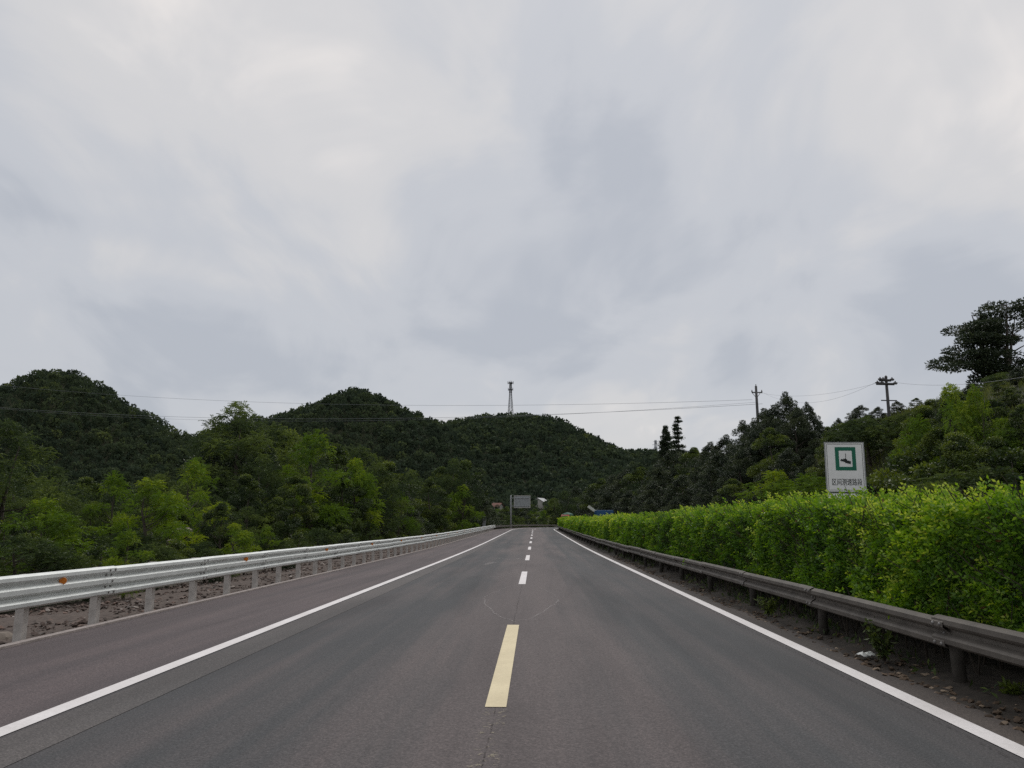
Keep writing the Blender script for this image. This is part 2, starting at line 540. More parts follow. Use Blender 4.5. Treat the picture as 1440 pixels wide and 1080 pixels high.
def at(px, py, D):
    """x and z of the thing that shows at (column, row) of the photo and stands D metres down the road"""
    a, b = (px - 720) / FPX, (540 - py) / FPX
    fwd, up = _cr - b * _sr, _sr + b * _cr           # along the view's heading, and vertical
    dx, dy = a * _cy - fwd * _sy, a * _sy + fwd * _cy
    return dx / dy * D, CAM_H + up / dy * D


def px_x(px, D, py=690): return at(px, py, D)[0]
def px_z(py, D, px=752): return at(px, py, D)[1]


# three wooded hills: ridge lines across the valley (photo column, row of the skyline) at a distance
HILLS = []
for D, W, th, pts in (
    (330, 66, 5.2, [(-420, 600), (-250, 560), (-120, 585), (-40, 590), (5, 574), (28, 550), (60, 527), (88, 517), (118, 529), (150, 550), (185, 570), (220, 592), (255, 609), (295, 624), (340, 655), (420, 700), (520, 735)]),
    (430, 84, 4.8, [(150, 720), (230, 660), (290, 614), (330, 600), (370, 590), (405, 584), (445, 573), (475, 558), (502, 548), (535, 560), (575, 578), (610, 592), (640, 605), (690, 640), (760, 700), (800, 735)]),
    (520, 130, 4.6, [(480, 720), (560, 650), (620, 606), (645, 594), (680, 588), (720, 586), (765, 588), (795, 597), (825, 614), (850, 627), (875, 636), (930, 638), (990, 642), (1100, 650), (1300, 660), (1600, 700)]),
):
    xs = np.array([px_x(p[0], D, p[1]) for p in pts]); zs = np.array([px_z(p[1], D, p[0]) for p in pts]) - th
    HILLS.append((D, W, xs, zs))


def hill_z(x, y, k):
    D, W, xs, zs = HILLS[k]
    t = (y - D) / np.where(y < D, W, W * 1.6)
    return np.interp(x, xs, zs, left=-5, right=-5) * np.exp(-np.abs(t) ** 1.9)


def sstep(a, b, t):
    t = np.clip((t - a) / (b - a), 0, 1)
    return t * t * (3 - 2 * t)


def terrain(x, y):
    x = np.asarray(x, float); y = np.asarray(y, float)
    s, u = su(x, y)
    zr = zroad(s)
    left = -0.45 - 2.3 * sstep(12.8, 20.0, -u) + 0.5 * wob(x * 0.09, y * 0.09, 3) * sstep(14, 22, -u)
    amp = 9.6 * (1 - sstep(120, 230, s)) + 2.0
    right = amp * sstep(17.5, 36, u) ** 0.9 + 0.07 * np.clip(u - 44, 0, 60) + 0.5 * wob(x * 0.12, y * 0.12, 5) * sstep(19, 26, u)
    z = zr + np.where(u < 0, left, right)
    far = sstep(300, 620, np.hypot(x, y))
    z = z * (1 - far) - 3.0 * far
    for k in range(3):
        z = np.maximum(z, hill_z(x, y, k))
    return z


def terr(x, y): return float(terrain(np.array([x]), np.array([y]))[0])


def build_ground():
    xs = np.unique(np.concatenate([np.linspace(-2500, -420, 24), np.arange(-420, -60, 6), np.arange(-60, 90, 2.0), np.arange(90, 260, 8), np.linspace(260, 2500, 24)]))
    ys = np.unique(np.concatenate([np.linspace(-600, -40, 12), np.arange(-40, 180, 2.5), np.arange(180, 700, 6), np.linspace(700, 3500, 24)]))
    X, Y = np.meshgrid(xs, ys)
    Z = terrain(X, Y)
    s, u = su(X, Y)
    sunk = (u > -12.3) & (u < 16.6) & (s < 400) & (s > -60)
    Z = np.where(sunk, zroad(s) - 1.2, Z - 0.06)
    nx, ny = len(xs), len(ys)
    V = np.stack([X, Y, Z], -1).reshape(-1, 3)
    F = [(j * nx + i, j * nx + i + 1, (j + 1) * nx + i + 1, (j + 1) * nx + i) for j in range(ny - 1) for i in range(nx - 1)]
    o = obj('ground', mesh_from('ground', V, F, True), M['ground'])
    tag(o, kind='structure')


def strip(name, prof, s0, s1, mat, parent=None, step=2.0, kind=None, fine=None):
    """ribbon along the road; prof = [(u, z) ...] or a function of s"""
    n = max(2, int(round((s1 - s0) / step)) + 1)
    V, F = [], []
    m = None
    for s in np.linspace(s0, s1, n):
        p = prof(s) if callable(prof) else prof
        m = len(p)
        V += [rp(s, a, b) for a, b in p]
    for i in range(n - 1):
        for k in range(m - 1):
            F.append((i * m + k, i * m + k + 1, (i + 1) * m + k + 1, (i + 1) * m + k))
    o = obj(name, mesh_from(name, V, F), mat, parent)
    if kind: o['kind'] = kind
    return o


build_ground()
S0, S1 = -45.0, 330.0
road = strip('road', [(-4.05, 0), (0, 0.012), (4.05, 0)], S0, S1, M['lane'], kind='structure')
strip('shoulder', [(-7.12, -0.03), (-4.052, 0.0)], S0, S1, M['shoulder'], kind='structure')
strip('dusty_shoulder', lambda s: [(4.052, -0.002), (4.56 + 0.06 * math.sin(s * 1.7) + 0.05 * math.sin(s * 4.3 + 1) + 0.05 * math.sin(s * 0.6), -0.025)], S0, S1, M['dusty'], step=0.4, kind='structure')
strip('joint_strip', [(-3.9, 0.0042), (-3.38, 0.0058)], S0, S1, M['joint_strip'], road)
strip('concrete_edging', [(-7.27, -0.25), (-7.27, 0.0), (-7.12, 0.002), (-7.12, -0.06)], S0, S1, M['kerb'], kind='structure')
strip('rubble_verge', lambda s: [(-14.2, -0.75), (-13.0, -0.50), (-11, -0.30 + 0.06 * math.sin(s * 0.9)), (-9.2, -0.16 + 0.05 * math.sin(s * 1.3)), (-8.2, -0.11 + 0.03 * math.sin(s * 2.1)), (-7.27, -0.09)], S0, S1, M['soil'], step=0.8, kind='structure')
strip('median', lambda s: [(4.40, -0.045), (5.0, 0.0 + 0.03 * math.sin(s * 2.3)), (5.6, 0.08), (6.6, 0.08), (7.3, -0.04)], S0, S1, M['median_soil'], step=0.6, kind='structure')
strip('opposite_road', [(7.25, -0.03), (11.2, 0.02), (16.0, -0.06)], S0, S1, M['shoulder'], kind='structure')
strip('right_verge', [(15.9, -0.08), (16.6, -0.10), (18.2, 0.0)], S0, S1, M['ground'], kind='structure')

# painted lines, parts of the road
strip('edge_line', [(-4.14, 0.0085), (-3.95, 0.0075)], S0, S1, M['white_paint'], road)
strip('edge_line', [(3.95, 0.0075), (4.14, 0.0085)], S0, S1, M['white_paint'], road)
strip('lane_dash', [(-0.10, 0.017), (0.10, 0.017)], 7.6, 13.6, M['yellow_paint'], road, step=1.0)['label'] = 'cream yellow dash nearest the camera'
for k in range(1, 15):
    s = 7.65 + 15.1 * k
    strip('lane_dash', [(-0.10, 0.017), (0.10, 0.017)], s, s + 6, M['white_paint'], road, step=1.0)
strip('paint_flecks', [(-0.11, 0.0165), (0.11, 0.0165)], 4.6, 7.5, M['flecks'], road, step=0.6)


def chalk(name, pts, w, mat):
    V, F = [], []
    P = [Vector((p[0], p[1], 0)) for p in pts]       # (u, s)
    for i, p in enumerate(P):
        d = (P[min(i + 1, len(P) - 1)] - P[max(i - 1, 0)]).normalized()
        nrm = Vector((-d.y, d.x, 0)) * w / 2
        for q in (p + nrm, p - nrm):
            V.append(rp(q.y, q.x, 0.0165 if abs(q.x) < 3.3 else 0.012))
    for i in range(len(P) - 1):
        F.append((2 * i, 2 * i + 1, 2 * i + 3, 2 * i + 2))
    return obj(name, mesh_from(name, V, F), mat, road)


lr = np.random.default_rng(12)
for q in range(4):                                  # four broken sides of a hand-drawn lozenge
    a0 = math.pi * (0.5 * q - 0.5) + 0.10
    pts = []
    for k in range(12):
        a = a0 + (math.pi / 2 - 0.2) * k / 11
        ca, sa = math.cos(a), math.sin(a)
        e_ = 0.72
        pts.append((0.05 + 0.86 * math.copysign(abs(ca) ** (1 / e_), ca) + lr.normal(0, 0.02), 18.4 + 4.3 * math.copysign(abs(sa) ** (1 / e_), sa) + lr.normal(0, 0.10)))
    chalk('chalk_mark', pts, 0.038 if q in (0, 3) else 0.022, M['chalk'])
chalk('chalk_mark', [(0.0, 13.7 + 0.42 * k) for k in range(22)], 0.014, M['chalk'])
chalk('chalk_mark', [(-1.6 + 0.12 * k, 39 + 0.5 * math.sin(k * 0.7)) for k in range(14)], 0.22, M['chalk'])
chalk('chalk_mark', [(-1.75 + 0.03 * k, 33.6 + 0.25 * k) for k in range(10)], 0.30, M['chalk'])
for k in range(7):
    chalk('chalk_mark', [(-0.9 + 0.1 * j + 0.2 * math.sin(k * 2.3), 22 + 1.9 * k + 0.06 * math.sin(j + k)) for j in range(9)], 0.05, M['chalk'])
chalk('crack', [(0.0 + 0.006 * math.sin(k * 1.7), 2 + 0.6 * k) for k in range(70)], 0.014, M['crack'])
chalk('crack', [(3.86 + 0.012 * math.sin(k * 1.3), -5 + 0.8 * k) for k in range(110)], 0.014, M['crack'])


# ------------------------------------------------------------------ guardrails
def beam_mesh(name, prof, length, lap):
    """rolled steel beam along +Y, its ridges towards +X, with a lapped end"""
    pts = [(d, z) for z, d in prof]
    back = [(d - 0.006, z) for z, d in reversed(prof)]
    sec = pts + back
    n = len(sec)
    V, F = [], []
    stations = [(0.0, 0.0), (length - 0.02, 0.0), (length, 0.009), (length + lap, 0.009)]
    for y, off in stations:
        V += [(d + off, y, z) for d, z in sec]
    for i in range(len(stations) - 1):
        for k in range(n):
            F.append((i * n + k, (i + 1) * n + k, (i + 1) * n + (k + 1) % n, i * n + (k + 1) % n))
    F.append(tuple(range(n))); F.append(tuple(range((len(stations) - 1) * n, len(stations) * n))[::-1])
    return mesh_from(name, V, F)


def bolt_mesh(name, spots, r=0.024):
    mb = MB()
    for (x, y, z) in spots:
        mb.tube([(x, y, z), (x + 0.008, y, z), (x + 0.018, y, z)], [r * 1.1, r, r * 0.55], 7)
    return mb.mesh(name)


THRIE = [(-.253, .012), (-.238, .045), (-.218, .078), (-.166, .083), (-.145, .066), (-.116, .010), (-.086, .004), (-.056, .060), (-.035, .083),
         (.035, .083), (.056, .060), (.086, .004), (.116, .010), (.145, .066), (.166, .083), (.218, .078), (.238, .045), (.253, .012)]
WBEAM = [(-.155, .012), (-.142, .045), (-.122, .079), (-.072, .083), (-.048, .060), (-.020, .006), (.020, .006), (.048, .060), (.072, .083), (.122, .079), (.142, .045), (.155, .012)]


def left_guardrail():
    g = empty('guardrail', rp(14, -7.3))
    tag(g, 'bright galvanised three-ridge guardrail with orange reflectors along the left shoulder', 'guardrail')
    inv = g.location.copy()
    beam = beam_mesh('rail_panel', THRIE, 4.0, 0.28)
    bolts = bolt_mesh('bolts', [(0.018, 4.05 + 0.17 * i, z) for i in range(2) for z in (-.1, .1)] + [(0.092, 4.14, 0.0)] + [(0.088, 4.05 + 0.17 * i, z) for i in range(2) for z in (-.19, .19)])
    post = MB().box((0, 0, 0.36), (0.13, 0.13, 1.16)).mesh('post')
    block = MB().box((0, 0, 0.0), (0.12, 0.10, 0.36)).mesh('spacer_block')
    refl = MB().tube([(-0.006, 0, 0), (0.0, 0, 0), (0.006, 0, 0)], [0.056, 0.058, 0.055], 16).mesh('reflector')
    s = -30.15
    k = 0
    while s < 148:
        if s > -3:
            p = rp(s, -7.30, 0.0)
            o = obj('rail_panel', beam, M['galv'], g, p - inv + Vector((0, 0, 0.70 + 0.006 * math.sin(k * 2.1))), heading(s + 2))
            if s < 90: obj('bolts', bolts, M['bolt'], o)['kind'] = 'stuff'
            for j in (0, 2):
                q = rp(s + j + 0.12, -7.47)
                b = obj('post', post, M['galv_post'], g, q - inv, heading(s))
                if s < 90: obj('spacer_block', block, M['galv_post'], b, (0.115, 0, 0.70))
        s += 4.0
        k += 1
    for s in range(-4, 150, 8):
        q = rp(s + 0.55, -7.235, 0.80)
        o = obj('reflector', refl, M['orange'], g, q - inv)
        o.rotation_euler = (0, 0, heading(s) - 0.9)


def right_guardrail():
    g = empty('guardrail', rp(9, 4.85))
    tag(g, 'dull brown two-ridge guardrail on round posts in front of the hedge', 'guardrail')
    inv = g.location.copy()
    beam = beam_mesh('rail_panel', WBEAM, 4.0, 0.25)
    bolts = bolt_mesh('bolts', [(0.09, 4.06, z) for z in (-.1, .1)] + [(0.018, 4.14, 0)] + [(0.09, 4.2, z) for z in (-.1, .1)], 0.02)
    post = MB().tube([(0, 0, -0.2), (0, 0, 0.66), (0, 0, 0.67)], [0.07, 0.07, 0.062], 14).mesh('post', True)
    block = MB().box((0, 0, 0.0), (0.10, 0.10, 0.18)).mesh('spacer_block')
    s = -31.1
    k = 0
    while s < 250:
        if s > -4:
            p = rp(s + 4.0, 4.80, 0.0)
            o = obj('rail_panel', beam, M['old_rail'], g, p - inv + Vector((0, 0, 0.565 + 0.012 * math.sin(k * 1.7))), math.pi + heading(s + 2))
            o.rotation_euler = (0.003 * math.sin(k * 2.9), 0.05 * math.sin(k * 1.3), math.pi + heading(s + 2))
            if s < 60: obj('bolts', bolts, M['bolt'], o)['kind'] = 'stuff'
            q = rp(s, 4.97)
            b = obj('post', post, M['old_post'], g, q - inv, heading(s))
            b.rotation_euler = (0.02 * math.sin(k * 3.1), 0.02 * math.sin(k * 2.3), heading(s))
            if s < 60: obj('spacer_block', block, M['old_post'], b, (-0.095, 0, 0.565))
        s += 4.0
        k += 1




def bend_guardrail():
    g = empty('guardrail', rp(160, -7.3))
    tag(g, 'dull brown guardrail round the outside of the far bend', 'guardrail')
    inv = g.location.copy()
    beam = beam_mesh('rail_panel', WBEAM, 4.0, 0.25)
    post = MB().tube([(0, 0, -0.4), (0, 0, 0.66), (0, 0, 0.67)], [0.07, 0.07, 0.062], 10).mesh('post', True)
    for k in range(38):
        s = 149.9 + 4.0 * k
        obj('rail_panel', beam, M['old_rail'], g, rp(s, -7.30) - inv + Vector((0, 0, 0.565)), heading(s + 2))
        obj('post', post, M['old_post'], g, rp(s, -7.45) - inv, heading(s))


left_guardrail()
right_guardrail()
bend_guardrail()


# ------------------------------------------------------------------ leaves
def unit(v):
    return v / np.maximum(np.linalg.norm(v, axis=-1, keepdims=True), 1e-9)


def diamonds(base, d, length, width, r, roll=None):
    """leaf blades: from base along d; returns (n,4,3)"""
    n = len(base)
    d = unit(d)
    if roll is None: roll = r.normal(0, 1, (n, 3))
    side = unit(np.cross(d, roll))
    L = np.asarray(length).reshape(-1, 1); W = np.asarray(width).reshape(-1, 1)
    nrm = np.cross(side, d)
    mid = base + d * L * 0.45 + nrm * L * 0.10
    return np.stack([base, mid + side * W / 2, base + d * L - nrm * L * 0.04, mid - side * W / 2], 1)


def limb_tubes(mb, p0, p1, r0, r1, r, sag=0.15, n=6):
    p0 = np.array(p0, float); p1 = np.array(p1, float)
    k = 5
    pts = []
    L = np.linalg.norm(p1 - p0)
    off = r.normal(0, 0.05, 3) * L
    for i in range(k):
        t = i / (k - 1)
        pts.append(p0 + (p1 - p0) * t + off * math.sin(math.pi * t) + np.array([0, 0, -sag * L * math.sin(math.pi * t) * 0.5]))
    mb.tube(pts, list(np.linspace(r0, r1, k)), n, cap=False)


def make_tree(kind, seed, H, Rc, trunk_frac, nclump, per, leaf, feather=False, flat=0.6, tint=(0.45, 0.2), layered=False, multi=1, bark='bark'):
    """prototype at the origin, hidden until copied; returns (crown mesh, trunk mesh)"""
    r = np.random.default_rng(seed)
    mb = MB()
    centres, rads = [], []
    zc0 = H * trunk_frac
    for i in range(nclump):
        t = r.uniform(0, 1)
        z = zc0 + (H - zc0) * t
        prof = math.sin(math.pi * min(1, (t * 0.86 + 0.16))) ** 0.7
        rr = Rc * prof * (0.25 + 0.75 * math.sqrt(r.uniform(0, 1)))
        a = r.uniform(0, 2 * math.pi)
        rad = (0.17 + 0.15 * r.uniform()) * Rc * (1.25 - 0.5 * t)
        centres.append((rr * math.cos(a), rr * math.sin(a), z - rad * 0.4)); rads.append(rad)
    centres = np.array(centres); rads = np.array(rads)
    # trunk and limbs
    tr = 0.016 * H + 0.03
    for q in range(multi):
        lean = r.normal(0, 0.05, 2) * H if multi == 1 else np.array([math.cos(q * 2.1), math.sin(q * 2.1)]) * Rc * 0.35
        top = np.array([lean[0], lean[1], H * (0.82 if multi == 1 else 0.7)])
        pts = [np.array([0.12 * q, 0.05 * q, -0.6])] + [top * t + np.array([r.normal(0, 0.012) * H, r.normal(0, 0.012) * H, 0]) for t in (0.2, 0.4, 0.6, 0.8, 1.0)]
        mb.tube(pts, [tr * 1.25, tr, tr * 0.85, tr * 0.66, tr * 0.42, tr * 0.15], 8, cap=False)
        idx = np.argsort(-rads)[:22]
        for i in idx[q::multi]:
            c = centres[i]
            t = np.clip((c[2] - 0.22 * H * r.uniform(0.6, 1.2)) / top[2], 0.15, 0.95)
            limb_tubes(mb, top * t, c, tr * 0.45 * (1.1 - t), 0.012, r)
    Q, T = [], []
    for c, rad in zip(centres, rads):
        n = int(per * (rad / rads.mean()) ** 2)
        v = unit(r.normal(0, 1, (n, 3)))
        rr = rad * r.uniform(0.35, 1.0, (n, 1)) ** 0.6
        p = c + v * rr * np.array([1, 1, flat])
        ct = r.normal(tint[0], tint[1])
        if feather:
            # compound leaf: a drooping stalk with pairs of leaflets
            m = 5
            d = unit(v * np.array([1, 1, 0.5]) + r.normal(0, 0.45, (n, 3)) + np.array([0, 0, 0.25]))
            Ls = leaf * 3.4 * r.uniform(0.7, 1.2, (n, 1))
            side = unit(np.cross(d, np.array([0, 0, 1.0]) + r.normal(0, 0.25, (n, 3))))
            for j in range(m):
                tt = (j + 0.7) / m
                b = p + d * Ls * tt + np.array([0, 0, -0.35]) * Ls * tt * tt
                for sgn in (-1, 1):
                    dd = unit(side * sgn + d * 0.55 + np.array([0, 0, -0.25 * tt]))
                    Q.append(diamonds(b, dd, leaf * r.uniform(0.8, 1.15, n), leaf * 0.36 * np.ones(n), r, roll=np.cross(dd, np.array([0, 0, 1.0]) + r.normal(0, 0.3, (n, 3)))))
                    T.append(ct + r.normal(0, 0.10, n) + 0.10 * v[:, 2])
        else:
            d = unit(v + r.normal(0, 0.75, (n, 3)) + np.array([0, 0, -0.1 if not layered else 0.25]))
            Q.append(diamonds(p, d, leaf * r.uniform(0.7, 1.25, n), leaf * 0.62 * r.uniform(0.8, 1.2, n), r))
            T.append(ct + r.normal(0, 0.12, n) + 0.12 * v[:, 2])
    Q = np.concatenate(Q); T = np.clip(np.concatenate(T), 0, 1)
    return mesh_quads(kind + '_crown', Q, T), mb.mesh(kind + '_trunk', True)


PROTO = {}


def proto(key, name, cmat, tmat, H, **kw):
    crown, trunk = make_tree(key, H=H, **kw)
    crown.materials.append(M[cmat]); trunk.materials.append(M[tmat])
    PROTO[key] = (name, crown, trunk, H)


proto('feather_a', 'feathery_tree', 'leaf_dark', 'bark', 10.0, seed=1, Rc=3.4, trunk_frac=0.24, nclump=46, per=72, leaf=0.15, feather=True, flat=0.55, tint=(0.48, 0.30))
proto('feather_b', 'feathery_tree', 'leaf_dark', 'bark', 9.0, seed=2, Rc=3.8, trunk_frac=0.15, nclump=48, per=70, leaf=0.15, feather=True, flat=0.5, tint=(0.5, 0.30))
proto('broad_a', 'broadleaf_tree', 'leaf_mid', 'bark', 9.0, seed=3, Rc=3.4, trunk_frac=0.16, nclump=52, per=430, leaf=0.17, tint=(0.45, 0.28))
proto('broad_b', 'broadleaf_tree', 'leaf_mid', 'bark', 11.0, seed=4, Rc=3.6, trunk_frac=0.2, nclump=56, per=420, leaf=0.18, tint=(0.42, 0.28))
proto('dark_a', 'evergreen_tree', 'leaf_pine', 'bark', 10.0, seed=5, Rc=3.5, trunk_frac=0.08, nclump=86, per=290, leaf=0.19, tint=(0.5, 0.2))
proto('light_a', 'young_locust_tree', 'leaf_light', 'bark', 5.0, seed=6, Rc=2.2, trunk_frac=0.10, nclump=25, per=48, leaf=0.13, feather=True, flat=0.55, tint=(0.5, 0.18))
proto('light_b', 'young_locust_tree', 'leaf_light', 'bark', 6.0, seed=7, Rc=2.2, trunk_frac=0.10, nclump=26, per=48, leaf=0.14, feather=True, flat=0.6, tint=(0.42, 0.2))
proto('bush_a', 'leafy_bush', 'leaf_mid', 'bark', 3.0, seed=8, Rc=2.0, trunk_frac=0.05, nclump=26, per=300, leaf=0.12, tint=(0.45, 0.2))
proto('bush_b', 'leafy_bush', 'leaf_dark', 'bark', 3.0, seed=9, Rc=2.1, trunk_frac=0.05, nclump=24, per=60, leaf=0.12, feather=True, tint=(0.5, 0.2))


def make_conifer(seed, H, Rb, sparse):
    r = np.random.default_rng(seed)
    mb = MB()
    mb.tube([(0, 0, -0.5), (0, 0, H * 0.5), (0, 0, H)], [0.018 * H, 0.012 * H, 0.01], 7, cap=False)
    Q, T = [], []
    z = H * 0.12
    while z < H:
        t = z / H
        rad = Rb * (1 - t) ** 0.8 + 0.12
        for k in range(5 if not sparse else 4):
            a = r.uniform(0, 6.28)
            L = rad * r.uniform(0.7, 1.15)
            n = int((130 if not sparse else 170) * max(L, 0.3))
            tt = r.uniform(0.15 if not sparse else 0.2, 1, (n, 1))
            p = np.array([0, 0, z]) + np.array([math.cos(a), math.sin(a), -0.12]) * L * tt + r.normal(0, 0.10 + 0.07 * L, (n, 3)) * np.array([1, 1, 0.6])
            d = unit(np.array([math.cos(a), math.sin(a), 0.35]) + r.normal(0, 0.6, (n, 3)))
            Q.append(diamonds(p, d, 0.26 * r.uniform(0.7, 1.3, n), 0.11 * np.ones(n), r)); T.append(np.clip(r.normal(0.4, 0.2, n), 0, 1))
            if sparse: mb.tube([(0, 0, z), (math.cos(a) * L * 0.9, math.sin(a) * L * 0.9, z - 0.1 * L)], [0.03, 0.012], 5, cap=False)
        z += (0.42 if not sparse else 0.72) * (1.1 - 0.5 * t)
    return mesh_quads('conifer_crown', np.concatenate(Q), np.concatenate(T)), mb.mesh('conifer_trunk', True)


for key, args in (('conifer', (21, 9.0, 2.3, False)), ('thin_conifer', (22, 10.0, 1.5, True))):
    c, t = make_conifer(*args)
    c.materials.append(M['leaf_pine']); t.materials.append(M['bark'])
    PROTO[key] = ('conifer_tree', c, t, args[1])


def make_umbrella_pine(seed, H, Rc):
    """tall flat-layered tree: forking stems, open gaps, foliage in shelves"""
    r = np.random.default_rng(seed)
    mb = MB()
    Q, T = [], []
    tr = 0.22
    for q, (ax, ay, hh) in enumerate(((-0.62, 0.0, 0.80), (-0.18, 0.2, 0.93), (0.30, -0.15, 1.0), (0.72, 0.1, 0.9))):
        base = np.array([0.5 * ax, 0.4 * ay, -0.5])
        top = np.array([ax * Rc * 0.75, ay * Rc, hh * H])
        pts = [base + (top - base) * t + np.array([0.25 * math.sin(3 * t + q), 0.2 * math.cos(2 * t + q), 0]) * (0.3 + t) for t in np.linspace(0, 1, 7)]
        mb.tube(pts, list(np.linspace(tr, 0.03, 7)), 8, cap=False)
        for k in range(13):
            t = 0.24 + 0.76 * (k + r.uniform()) / 13
            p0 = pts[0] + (top - pts[0]) * t
            a = r.uniform(0, 6.28)
            L = Rc * (0.22 + 0.34 * r.uniform()) * (1.15 - 0.55 * t)
            c = p0 + np.array([math.cos(a) * L, math.sin(a) * L, 0.22 * L + 0.1])
            limb_tubes(mb, p0 - np.array([0, 0, 0.35]), c, 0.055, 0.015, r, sag=-0.1, n=5)
            rad = Rc * r.uniform(0.17, 0.28)
            n = int(430 * (rad / (0.22 * Rc)) ** 2)
            v = unit(r.normal(0, 1, (n, 3)))
            p = c + v * rad * r.uniform(0.2, 1, (n, 1)) ** 0.5 * np.array([1, 1, 0.40])
            d = unit(v * np.array([1, 1, 0.4]) + r.normal(0, 0.6, (n, 3)) + np.array([0, 0, 0.4]))
            Q.append(diamonds(p, d, 0.24 * r.uniform(0.7, 1.3, n), 0.10 * np.ones(n), r)); T.append(np.clip(r.normal(0.42, 0.22, n), 0, 1))
    return mesh_quads('umbrella_crown', np.concatenate(Q), np.concatenate(T)), mb.mesh('umbrella_trunk', True)


c, t = make_umbrella_pine(31, 9.0, 4.6)
c.materials.append(M['leaf_pine']); t.materials.append(M['bark'])
PROTO['umbrella'] = ('umbrella_pine', c, t, 9.0)


def plant(key, x, y, top_z=None, height=None, wide=1.0, label=None, cat='tree', group=None, rot=None, sink=0.1):
    name, crown, trunk, H = PROTO[key]
    z = terr(x, y) - sink
    h = height if height else max(top_z - z, 1.2)
    e = empty(name, (x, y, z), random.uniform(0, 6.28) if rot is None else rot)
    k = h / H
    e.scale = (k * wide, k * wide, k)
    tag(e, label, cat, group)
    obj('trunk', trunk, None, e)
    obj('crown', crown, None, e)
    return e


def plant_px(key, px, D, top, **kw):
    return plant(key, px_x(px, D, top + 15), D, top_z=px_z(top, D, px), **kw)


# ------------------------------------------------------------------ woods on the far hills (one mass of trees)
def mini_tree(seed, kind, n, size):
    r = np.random.default_rng(seed)
    t = r.uniform(0, 1, n) ** 0.8
    a = r.uniform(0, 6.28, n)
    if kind == 'cone':
        rad = 0.36 * (1 - t) ** 0.75 + 0.05
    else:
        rad = 0.46 * np.sin(np.pi * (0.2 + 0.74 * t)) ** 0.8
    rad = rad * (1 + 0.22 * np.sin(a * 3 + seed)) * r.uniform(0.75, 1.05, n)
    p = np.stack([rad * np.cos(a), rad * np.sin(a), 0.06 + 0.86 * t], 1)
    d = unit(np.stack([np.cos(a), np.sin(a), 0.25 + 0.9 * t], 1) + r.normal(0, 0.55, (n, 3)))
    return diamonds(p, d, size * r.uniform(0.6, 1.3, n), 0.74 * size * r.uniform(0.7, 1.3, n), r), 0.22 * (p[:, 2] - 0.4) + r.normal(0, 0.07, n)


MINI = [[mini_tree(100 + i, 'cone' if i % 3 == 0 else 'round', n, sz) for i in range(9)] for n, sz in ((150, 0.15), (100, 0.19), (64, 0.24))]


def seat(px, py, lo, hi, up):
    # distance at which the slope carries something whose top shows at that row
    best = min(np.arange(lo, hi, 2.0), key=lambda D: abs(terr(px_x(px, D), D) + up - px_z(py, D)))
    return float(best)


HOUSE_D = (seat(760, 701, 300, 420, 4.0), seat(697, 708, 270, 420, 3.7))
CLEARINGS = [(px_x(760, HOUSE_D[0]), HOUSE_D[0], 7.0), (px_x(697, HOUSE_D[1]), HOUSE_D[1], 6.0)]


def forest(name, pts, heights, label, lod):
    Qs, Ts = [], []
    for (x, y, z), h in zip(pts, heights):
        q, tt = MINI[lod][rng.integers(9)]
        a = rng.uniform(0, 6.28)
        ca, sa = math.cos(a), math.sin(a)
        w = h * rng.uniform(0.85, 1.15)
        X = (q[..., 0] * ca - q[..., 1] * sa) * w + x
        Y = (q[..., 0] * sa + q[..., 1] * ca) * w + y
        Z = q[..., 2] * h + z
        Qs.append(np.stack([X, Y, Z], -1))
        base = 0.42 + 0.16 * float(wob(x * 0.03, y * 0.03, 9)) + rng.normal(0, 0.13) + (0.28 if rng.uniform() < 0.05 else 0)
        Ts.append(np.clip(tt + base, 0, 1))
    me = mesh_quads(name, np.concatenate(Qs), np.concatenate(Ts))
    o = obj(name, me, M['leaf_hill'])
    tag(o, label, 'woodland', kind='stuff')


def scatter_hill(k, cell, xlo, xhi, ylo, yhi, name, label, hmin, hmax):
    D = HILLS[k][0]
    gx = np.arange(xlo, xhi, cell); gy = np.arange(ylo, yhi, cell)
    X, Y = np.meshgrid(gx, gy)
    X = (X + rng.uniform(-0.48, 0.48, X.shape) * cell).ravel(); Y = (Y + rng.uniform(-0.48, 0.48, Y.shape) * cell).ravel()
    zs = np.stack([hill_z(X, Y, j) for j in range(3)])
    s, u = su(X, Y)
    px = VANISH + X / Y * FPX
    ok = ((u < -15) | (u > 18)) & (zs.argmax(0) == k) & (px > -60) & (px < 1250)
    for cx, cy, rr in CLEARINGS:
        near = (np.hypot(X - cx, Y - cy) < rr) | ((np.abs(X - cx * Y / cy) < 3.2) & (Y < cy) & (Y > cy - 45))
        ok &= ~near
    X, Y = X[ok], Y[ok]
    Z = terrain(X, Y) - 0.4
    # trees that can be seen: those not hidden by the rise in front of them
    el = (Z + 5.5) / Y
    pxi = np.clip(((VANISH + X / Y * FPX) / 12).astype(int) + 6, 0, 130)
    order = np.argsort(Y)
    best = np.full(131, -1.0); keep = np.zeros(len(X), bool)
    for i in order:
        b = pxi[i]
        if el[i] > best[b] - 0.006:
            keep[i] = True
            best[b] = max(best[b], (Z[i] + 2.4) / Y[i])
    X, Y, Z = X[keep], Y[keep], Z[keep]
    forest(name, np.stack([X, Y, Z], 1), hmin + (hmax - hmin) * rng.uniform(0, 1, len(X)) ** 1.6, label, k)
    return len(X)


n1 = scatter_hill(0, 3.2, -330, -60, 175, 345, 'hill_forest', 'dark wooded hill with a knobbly peak at the far left', 3.6, 7.0)
n2 = scatter_hill(1, 3.5, -260, 10, 240, 445, 'hill_forest', 'dark wooded pointed hill in the middle distance left of the tower hill', 3.6, 7.4)
n3 = scatter_hill(2, 3.9, -150, 260, 290, 540, 'hill_forest', 'dark wooded flat-topped hill that carries the lattice tower', 3.6, 7.4)
print('hill trees', n1, n2, n3)


